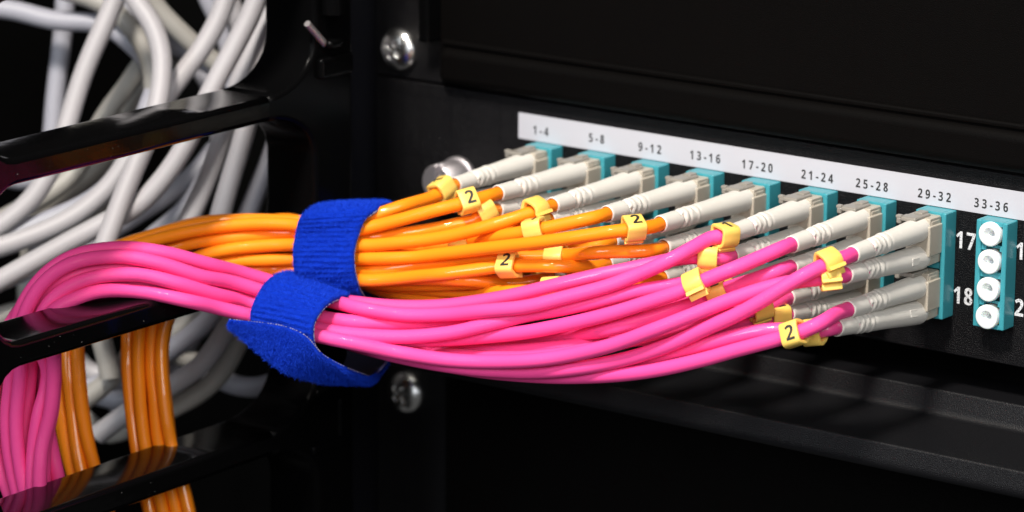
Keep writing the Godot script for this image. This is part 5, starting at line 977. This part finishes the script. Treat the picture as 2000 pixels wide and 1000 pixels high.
	patch_cord(7, 1, "pink", "pink twin fibre cord with beige boots in the lower half of the adapter under 25-28", "0", [Vector3(-34.67, -16.30, 7.20), Vector3(-34.67, -22.40, 7.20)], [Vector3(-34.67, -15.24, 38.80), Vector3(-34.67, -18.96, 38.63)], [
		[Vector3(-34.67, -15.81, 21.81), Vector3(-34.65, -15.55, 29.27), Vector3(-34.71, -15.46, 33.53), Vector3(-34.73, -15.41, 35.67), Vector3(-34.71, -15.31, 37.80), Vector3(-34.60, -15.14, 39.92), Vector3(-34.58, -15.05, 42.05), Vector3(-35.04, -15.40, 44.09), Vector3(-36.47, -16.26, 46.81), Vector3(-39.00, -16.69, 50.21), Vector3(-42.31, -17.21, 52.79), Vector3(-47.13, -19.02, 54.11), Vector3(-52.97, -21.49, 54.95), Vector3(-59.83, -24.35, 55.51), Vector3(-69.51, -28.02, 56.44), Vector3(-76.93, -30.01, 61.28), Vector3(-88.01, -32.58, 62.91), Vector3(-99.74, -34.57, 62.37), Vector3(-113.29, -36.26, 61.46), Vector3(-126.55, -37.38, 59.71), Vector3(-139.33, -37.12, 60.40), Vector3(-149.19, -34.74, 62.80), Vector3(-156.11, -27.75, 68.84), Vector3(-161.12, -23.99, 76.65), Vector3(-164.70, -20.73, 86.52), Vector3(-169.52, -16.56, 95.93), Vector3(-177.71, -15.45, 103.99), Vector3(-183.83, -19.22, 111.08), Vector3(-189.57, -28.24, 115.27), Vector3(-190.14, -38.56, 116.53), Vector3(-190.21, -50.17, 117.88), Vector3(-190.55, -61.37, 116.74), Vector3(-189.92, -73.70, 113.33), Vector3(-186.51, -83.79, 112.55)],
		[Vector3(-34.67, -20.81, 21.73), Vector3(-34.63, -20.03, 28.71), Vector3(-34.74, -19.64, 32.71), Vector3(-34.81, -19.44, 34.70), Vector3(-34.80, -19.22, 36.70), Vector3(-34.66, -18.95, 38.68), Vector3(-34.41, -18.65, 40.65), Vector3(-34.68, -18.53, 42.61), Vector3(-36.84, -19.08, 44.57), Vector3(-40.34, -20.12, 46.24), Vector3(-43.81, -21.13, 47.99), Vector3(-48.31, -22.42, 49.78), Vector3(-53.96, -24.01, 51.10), Vector3(-60.71, -25.74, 52.11), Vector3(-70.53, -27.97, 53.22), Vector3(-77.55, -29.11, 58.33), Vector3(-88.30, -31.46, 59.86), Vector3(-99.54, -33.74, 59.35), Vector3(-112.22, -35.76, 58.64), Vector3(-118.55, -34.65, 65.33), Vector3(-127.92, -33.31, 69.51), Vector3(-138.03, -32.16, 70.95), Vector3(-149.04, -30.48, 73.87), Vector3(-155.92, -28.19, 80.02), Vector3(-158.91, -24.66, 89.81), Vector3(-163.59, -21.28, 97.75), Vector3(-171.39, -19.65, 105.40), Vector3(-176.51, -21.16, 113.46), Vector3(-181.33, -28.89, 118.03), Vector3(-182.51, -38.89, 115.60), Vector3(-182.19, -49.57, 117.98), Vector3(-182.85, -59.71, 118.92), Vector3(-182.70, -71.09, 118.45), Vector3(-181.46, -81.05, 119.18)]])
	patch_cord(8, 0, "pink", "pink twin fibre cord with beige boots in the upper half of the adapter under 29-32", "", [Vector3(-19.27, -3.20, 7.20), Vector3(-19.27, -9.80, 7.20)], [Vector3(-19.27, -3.43, 37.80), Vector3(-19.27, -7.35, 40.30)], [
		[Vector3(-19.27, -3.30, 20.80), Vector3(-19.26, -3.35, 28.58), Vector3(-19.33, -3.42, 33.02), Vector3(-19.34, -3.44, 35.25), Vector3(-19.29, -3.43, 37.47), Vector3(-19.15, -3.39, 39.68), Vector3(-19.29, -3.47, 41.90), Vector3(-19.89, -3.77, 44.19), Vector3(-21.13, -4.53, 47.46), Vector3(-23.51, -6.26, 50.73), Vector3(-26.75, -8.72, 52.69), Vector3(-30.95, -11.97, 54.43), Vector3(-36.32, -15.64, 55.86), Vector3(-42.96, -19.43, 57.26), Vector3(-52.36, -24.74, 59.00), Vector3(-62.33, -29.07, 60.39), Vector3(-73.04, -32.49, 62.38), Vector3(-83.57, -34.87, 63.55), Vector3(-95.10, -36.10, 65.58), Vector3(-105.36, -36.25, 68.07), Vector3(-120.13, -37.12, 66.35), Vector3(-133.07, -36.74, 65.74), Vector3(-145.10, -34.73, 67.92), Vector3(-154.56, -31.20, 70.30), Vector3(-161.16, -27.03, 78.65), Vector3(-164.13, -23.26, 88.43), Vector3(-171.19, -19.68, 97.80), Vector3(-178.52, -20.42, 105.79), Vector3(-187.17, -27.21, 110.83), Vector3(-188.12, -37.19, 110.69), Vector3(-187.83, -49.04, 111.20), Vector3(-187.69, -59.25, 115.45), Vector3(-187.35, -71.84, 114.82), Vector3(-186.02, -82.87, 115.59)],
		[Vector3(-19.27, -8.60, 23.35), Vector3(-19.23, -8.05, 30.72), Vector3(-19.37, -7.76, 34.93), Vector3(-19.42, -7.61, 37.03), Vector3(-19.37, -7.45, 39.14), Vector3(-19.15, -7.26, 41.23), Vector3(-19.01, -7.08, 43.32), Vector3(-20.04, -7.14, 45.03), Vector3(-22.95, -7.62, 46.32), Vector3(-26.69, -8.37, 48.02), Vector3(-30.18, -9.37, 50.03), Vector3(-34.51, -11.03, 52.54), Vector3(-39.56, -13.37, 55.56), Vector3(-45.54, -16.50, 58.57), Vector3(-54.47, -21.02, 61.88), Vector3(-63.91, -25.57, 63.08), Vector3(-74.64, -29.48, 64.20), Vector3(-84.00, -31.85, 66.18), Vector3(-95.15, -33.69, 67.73), Vector3(-104.60, -34.19, 70.42), Vector3(-116.14, -34.17, 72.09), Vector3(-124.06, -32.28, 77.42), Vector3(-134.56, -30.93, 81.21), Vector3(-146.06, -29.55, 81.87), Vector3(-152.93, -26.44, 89.50), Vector3(-156.41, -23.23, 98.03), Vector3(-165.48, -21.43, 103.84), Vector3(-171.18, -20.85, 113.04), Vector3(-176.13, -25.35, 121.78), Vector3(-177.29, -35.21, 119.16), Vector3(-177.28, -46.65, 120.33), Vector3(-177.85, -56.74, 123.24), Vector3(-174.42, -67.21, 127.86), Vector3(-172.49, -77.34, 129.86)]])
	patch_cord(8, 1, "pink", "pink twin fibre cord with beige boots in the lower half of the adapter under 29-32", "1", [Vector3(-19.27, -16.30, 7.20), Vector3(-19.27, -22.40, 7.20)], [Vector3(-19.27, -15.37, 38.83), Vector3(-19.27, -18.37, 43.46)], [
		[Vector3(-19.27, -15.87, 21.84), Vector3(-19.25, -15.63, 29.33), Vector3(-19.31, -15.56, 33.61), Vector3(-19.33, -15.52, 35.75), Vector3(-19.31, -15.43, 37.89), Vector3(-19.20, -15.27, 40.02), Vector3(-19.18, -15.19, 42.16), Vector3(-18.76, -15.20, 45.42), Vector3(-18.34, -15.55, 50.53), Vector3(-21.03, -17.21, 53.22), Vector3(-25.49, -19.28, 53.90), Vector3(-30.65, -21.32, 55.11), Vector3(-36.62, -23.65, 56.29), Vector3(-43.45, -26.45, 57.60), Vector3(-53.42, -30.04, 58.95), Vector3(-63.68, -32.88, 59.97), Vector3(-75.43, -35.36, 60.33), Vector3(-86.09, -36.89, 60.85), Vector3(-97.26, -37.46, 63.01), Vector3(-107.43, -37.28, 65.03), Vector3(-121.29, -37.66, 63.92), Vector3(-134.14, -37.48, 62.78), Vector3(-145.84, -35.93, 65.04), Vector3(-155.28, -33.93, 68.36), Vector3(-161.85, -30.54, 77.07), Vector3(-164.95, -27.06, 86.15), Vector3(-169.22, -22.99, 98.43), Vector3(-175.58, -22.67, 107.11), Vector3(-181.68, -27.26, 114.94), Vector3(-183.20, -37.06, 112.72), Vector3(-182.58, -48.52, 114.26), Vector3(-184.03, -59.17, 115.91), Vector3(-184.32, -71.32, 115.71), Vector3(-183.15, -81.94, 116.63)],
		[Vector3(-19.27, -20.25, 26.56), Vector3(-19.23, -19.41, 33.99), Vector3(-19.47, -19.03, 38.11), Vector3(-19.42, -18.77, 40.37), Vector3(-19.35, -18.51, 42.49), Vector3(-19.12, -18.19, 44.59), Vector3(-19.03, -17.92, 46.70), Vector3(-20.88, -18.45, 47.46), Vector3(-24.29, -19.10, 48.03), Vector3(-27.50, -18.70, 50.74), Vector3(-31.13, -18.97, 52.71), Vector3(-35.99, -20.39, 54.17), Vector3(-41.87, -22.62, 55.31), Vector3(-48.91, -25.34, 56.12), Vector3(-58.99, -29.33, 57.00), Vector3(-69.62, -33.16, 57.13), Vector3(-81.36, -36.17, 57.39), Vector3(-91.84, -37.95, 58.07), Vector3(-103.34, -38.76, 59.35), Vector3(-114.48, -39.27, 59.91), Vector3(-129.08, -40.19, 57.67), Vector3(-140.52, -39.36, 58.41), Vector3(-151.26, -36.75, 61.51), Vector3(-158.97, -32.96, 67.12), Vector3(-164.58, -29.07, 76.08), Vector3(-167.72, -25.47, 85.45), Vector3(-173.19, -21.98, 96.53), Vector3(-180.31, -22.38, 103.92), Vector3(-188.07, -29.86, 108.00), Vector3(-189.23, -39.22, 107.94), Vector3(-189.39, -50.98, 108.63), Vector3(-188.41, -60.94, 112.36), Vector3(-189.33, -73.55, 110.18), Vector3(-188.59, -84.39, 110.16)]])
	marker(Vector3(-127.14, -3.82, 41.49), Vector3(0.1535, 0.4350, -0.8873), Vector3(-0.3738, 0.8567, 0.3554), "1", "yellow marker on orange cord of 1-4, topmost marker with a 1")
	marker(Vector3(-113.80, -3.27, 49.77), Vector3(0.5263, 0.1868, -0.8295), Vector3(0.5772, 0.6379, 0.5098), "2", "yellow marker on orange cord of 5-8 with a clear black 2")
	marker(Vector3(-96.01, -3.13, 47.85), Vector3(0.0875, 0.0629, -0.9942), Vector3(-0.9592, 0.2746, -0.0671), "", "yellow marker on orange cord of 9-12, its open curl towards the viewer")
	marker(Vector3(-111.81, -6.23, 45.72), Vector3(0.4057, 0.4342, -0.8043), Vector3(-0.2748, 0.8972, 0.3457), "1", "yellow marker on second orange cord of 5-8, with a 1 on top")
	marker(Vector3(-115.41, -11.96, 51.05), Vector3(0.8402, 0.1928, -0.5068), Vector3(-0.0051, 0.9374, 0.3482), "2", "yellow marker on orange cord deep inside the bundle, half a 2 showing")
	marker(Vector3(-92.53, -6.11, 52.60), Vector3(0.9159, 0.2572, -0.3081), Vector3(-0.2529, 0.9659, 0.0547), "1", "yellow marker on orange cord of 13-16, pale, under the curled marker")
	marker(Vector3(-67.08, -2.39, 50.87), Vector3(0.5891, 0.0373, -0.8072), Vector3(0.2522, 0.9406, 0.2275), "2", "yellow marker on orange cord of 17-20 with a 2 on top")
	marker(Vector3(-88.36, -11.76, 50.18), Vector3(0.9511, 0.1364, -0.2770), Vector3(0.0947, 0.7248, 0.6824), "", "yellow marker on lower orange cord of 17-20, pale and blank")
	marker(Vector3(-96.91, -14.30, 56.26), Vector3(0.9734, 0.1643, -0.1599), Vector3(-0.0035, 0.7082, 0.7060), "2", "yellow marker on orange cord low in the bundle with a slanted 2")
	marker(Vector3(-101.20, -21.05, 42.62), Vector3(-0.0228, -0.1953, -0.9805), Vector3(0.8772, 0.4665, -0.1133), "", "yellow marker on orange cord behind the slanted 2, plain")
	marker(Vector3(-128.67, -15.30, 43.18), Vector3(0.7804, 0.1310, -0.6114), Vector3(0.3713, 0.6897, 0.6216), "", "yellow marker on orange cord behind the first two orange cords")
	marker(Vector3(-49.78, -3.32, 40.68), Vector3(0.3863, -0.0188, -0.9222), Vector3(0.0782, 0.9969, 0.0124), "1", "yellow marker on upper pink cord of 21-24 with a 1 on top")
	marker(Vector3(-52.27, -8.04, 43.31), Vector3(0.8952, -0.0362, -0.4442), Vector3(-0.0031, 0.9962, -0.0873), "1", "yellow marker on lower pink cord of 21-24, just under the pink one marked 1")
	marker(Vector3(-47.83, -11.09, 54.73), Vector3(0.8095, 0.4825, -0.3345), Vector3(-0.5661, 0.4907, -0.6624), "", "yellow marker on upper pink cord of 25-28, rolled edge towards the viewer")
	marker(Vector3(-46.42, -13.84, 48.60), Vector3(0.8028, 0.3830, -0.4570), Vector3(-0.1689, 0.8811, 0.4419), "2", "yellow marker on lower pink cord of 25-28 with a small 2")
	marker(Vector3(-20.29, -3.98, 45.31), Vector3(0.3319, 0.1962, -0.9227), Vector3(-0.9113, 0.3193, -0.2599), "", "yellow marker on upper pink cord of 29-32, bright with an open S curl")
	marker(Vector3(-20.04, -7.14, 45.03), Vector3(0.7426, 0.0933, -0.6633), Vector3(-0.6604, 0.2667, -0.7019), "", "yellow marker on pink cord under the S curl marker, paler")
	marker(Vector3(-23.27, -18.30, 53.51), Vector3(0.8984, 0.4172, -0.1373), Vector3(0.0005, 0.3115, 0.9502), "2", "yellow marker on lowest pink cord with the largest black 2")
	marker(Vector3(-22.12, -18.80, 47.50), Vector3(0.9680, 0.2188, -0.1226), Vector3(0.1651, -0.1881, 0.9682), "", "yellow marker on pink cord behind the largest 2, amber and shaded")
	marker(Vector3(-34.68, -18.53, 42.61), Vector3(0.4269, 0.0514, -0.9028), Vector3(0.0219, 0.9975, 0.0671), "2", "yellow marker on pink cord left of a boot, with the foot of a 2 showing")
	marker(Vector3(-36.47, -16.26, 46.81), Vector3(0.5199, 0.2042, -0.8295), Vector3(0.0570, 0.9606, 0.2722), "", "yellow marker on pink cord hidden behind the crossing pink cords")
	marker(Vector3(-85.92, -18.53, 54.77), Vector3(0.9742, 0.1836, -0.1313), Vector3(0.0045, 0.5658, 0.8245), "", "yellow marker on orange cord peeping between the upper pink cords")
	marker(Vector3(-98.15, -24.08, 53.67), Vector3(0.9935, 0.1041, -0.0458), Vector3(-0.0858, 0.9506, 0.2983), "2", "yellow marker on orange cord seen through the gap over the pink bundle")
	marker(Vector3(-50.45, -14.46, 42.53), Vector3(0.4231, -0.4873, -0.7638), Vector3(0.9012, 0.3133, 0.2993), "", "yellow marker on pink cord behind the rolled marker")
	o = thing("cable_strap", "blue fuzzy cloth strap wrapped around the orange cables", "cable strap", Vector3(-150.79, -19.40, 54.65) * MM)
	band(o, "strap_band", shut_curve([Vector3(-161.00, -12.68, 42.17), Vector3(-159.17, -11.50, 45.46), Vector3(-157.33, -10.50, 48.65), Vector3(-155.49, -9.67, 51.80), Vector3(-153.64, -8.96, 54.95), Vector3(-151.79, -8.34, 58.15), Vector3(-149.96, -7.77, 61.46), Vector3(-148.07, -7.29, 65.20), Vector3(-146.36, -8.01, 69.97), Vector3(-147.27, -11.69, 70.42), Vector3(-146.66, -15.43, 72.07), Vector3(-146.06, -19.73, 72.57), Vector3(-146.74, -24.01, 70.51), Vector3(-148.41, -26.96, 67.12), Vector3(-150.34, -29.24, 63.33), Vector3(-152.14, -30.95, 59.46), Vector3(-153.92, -32.41, 55.50), Vector3(-155.69, -33.35, 51.63), Vector3(-157.47, -33.54, 48.02), Vector3(-159.27, -33.16, 44.57), Vector3(-161.04, -32.26, 41.27), Vector3(-162.74, -30.87, 38.08), Vector3(-164.47, -28.00, 34.97), Vector3(-165.13, -24.17, 33.73), Vector3(-164.31, -19.48, 35.05), Vector3(-162.87, -15.47, 38.14)], 720), shut_curve([Vector3(-151.05, -13.26, 29.83), Vector3(-148.62, -11.79, 33.53), Vector3(-145.93, -10.42, 37.47), Vector3(-143.10, -9.15, 41.57), Vector3(-140.22, -7.99, 45.75), Vector3(-137.42, -6.94, 49.95), Vector3(-134.81, -6.01, 54.10), Vector3(-132.73, -5.38, 58.16), Vector3(-132.63, -6.62, 61.98), Vector3(-133.72, -10.50, 64.22), Vector3(-133.43, -14.58, 66.49), Vector3(-132.85, -19.01, 67.00), Vector3(-133.06, -22.85, 65.60), Vector3(-134.28, -25.51, 62.92), Vector3(-135.87, -27.63, 59.73), Vector3(-137.63, -29.39, 56.21), Vector3(-139.49, -30.98, 52.51), Vector3(-141.46, -32.12, 48.62), Vector3(-143.59, -32.60, 44.43), Vector3(-145.93, -32.61, 39.87), Vector3(-148.26, -32.09, 35.35), Vector3(-150.32, -30.88, 31.30), Vector3(-151.89, -27.61, 28.14), Vector3(-152.60, -23.63, 26.50), Vector3(-152.24, -19.27, 26.70), Vector3(-151.98, -15.74, 27.62)], 720), true, Vector3(-150.79, -19.40, 54.65), 42000, 1.1, 7.4)
	o = thing("cable_strap", "blue fuzzy cloth strap with loose flap around the pink cables", "cable strap", Vector3(-149.17, -35.19, 66.05) * MM)
	band(o, "strap_band", shut_curve([Vector3(-159.50, -26.96, 53.19), Vector3(-157.34, -25.27, 57.76), Vector3(-154.82, -23.60, 62.44), Vector3(-152.22, -22.07, 67.18), Vector3(-149.81, -20.81, 71.93), Vector3(-147.77, -20.08, 76.81), Vector3(-146.14, -20.17, 81.64), Vector3(-145.52, -22.13, 85.56), Vector3(-145.33, -25.89, 88.56), Vector3(-145.16, -30.65, 88.51), Vector3(-144.65, -34.31, 86.36), Vector3(-144.28, -37.31, 83.61), Vector3(-144.15, -40.19, 79.78), Vector3(-144.17, -43.07, 74.79), Vector3(-144.65, -45.49, 69.74), Vector3(-145.70, -47.47, 65.21), Vector3(-147.05, -49.17, 60.80), Vector3(-148.61, -50.25, 56.30), Vector3(-150.32, -50.32, 51.34), Vector3(-152.35, -49.25, 46.12), Vector3(-154.96, -47.11, 41.70), Vector3(-158.75, -43.15, 38.40), Vector3(-161.44, -38.33, 37.93), Vector3(-162.54, -32.92, 40.77), Vector3(-162.17, -30.11, 44.48), Vector3(-161.12, -28.43, 48.72)], 760), shut_curve([Vector3(-143.03, -28.82, 51.81), Vector3(-140.91, -27.57, 55.72), Vector3(-138.67, -26.52, 59.38), Vector3(-136.44, -25.59, 63.02), Vector3(-134.37, -24.69, 66.86), Vector3(-132.64, -23.78, 71.18), Vector3(-131.23, -23.18, 75.90), Vector3(-130.23, -23.87, 81.15), Vector3(-130.22, -27.28, 84.84), Vector3(-130.11, -32.52, 84.82), Vector3(-130.14, -36.74, 81.39), Vector3(-130.66, -40.17, 76.59), Vector3(-131.07, -42.69, 72.16), Vector3(-131.19, -44.33, 68.22), Vector3(-131.93, -45.49, 64.15), Vector3(-133.76, -46.46, 59.65), Vector3(-136.08, -47.22, 55.00), Vector3(-138.40, -47.63, 50.45), Vector3(-140.41, -47.58, 46.08), Vector3(-142.27, -46.93, 41.92), Vector3(-143.84, -45.28, 38.67), Vector3(-144.85, -41.90, 36.84), Vector3(-146.25, -38.26, 36.65), Vector3(-148.00, -34.63, 38.38), Vector3(-147.17, -32.22, 42.24), Vector3(-145.21, -30.34, 47.15)], 760), true, Vector3(-149.17, -35.19, 66.05), 42000, 1.1, 7.4)
	band(o, "flap", open_curve([Vector3(-144.80, -27.98, 96.51), Vector3(-142.21, -31.33, 94.34), Vector3(-138.89, -35.12, 91.78), Vector3(-135.47, -39.08, 87.90), Vector3(-133.37, -42.37, 79.66), Vector3(-132.28, -45.25, 68.19), Vector3(-133.95, -47.20, 59.77), Vector3(-138.42, -48.51, 51.94)], 150), open_curve([Vector3(-144.57, -26.28, 97.10), Vector3(-139.87, -26.81, 93.13), Vector3(-134.37, -27.64, 89.95), Vector3(-129.87, -29.69, 87.89), Vector3(-127.56, -34.55, 84.47), Vector3(-127.78, -40.07, 74.80), Vector3(-130.52, -43.80, 65.15), Vector3(-137.73, -47.04, 53.55)], 150), false, Vector3(-149.17, -35.19, 66.05), 22000, 1.0, 300.0)
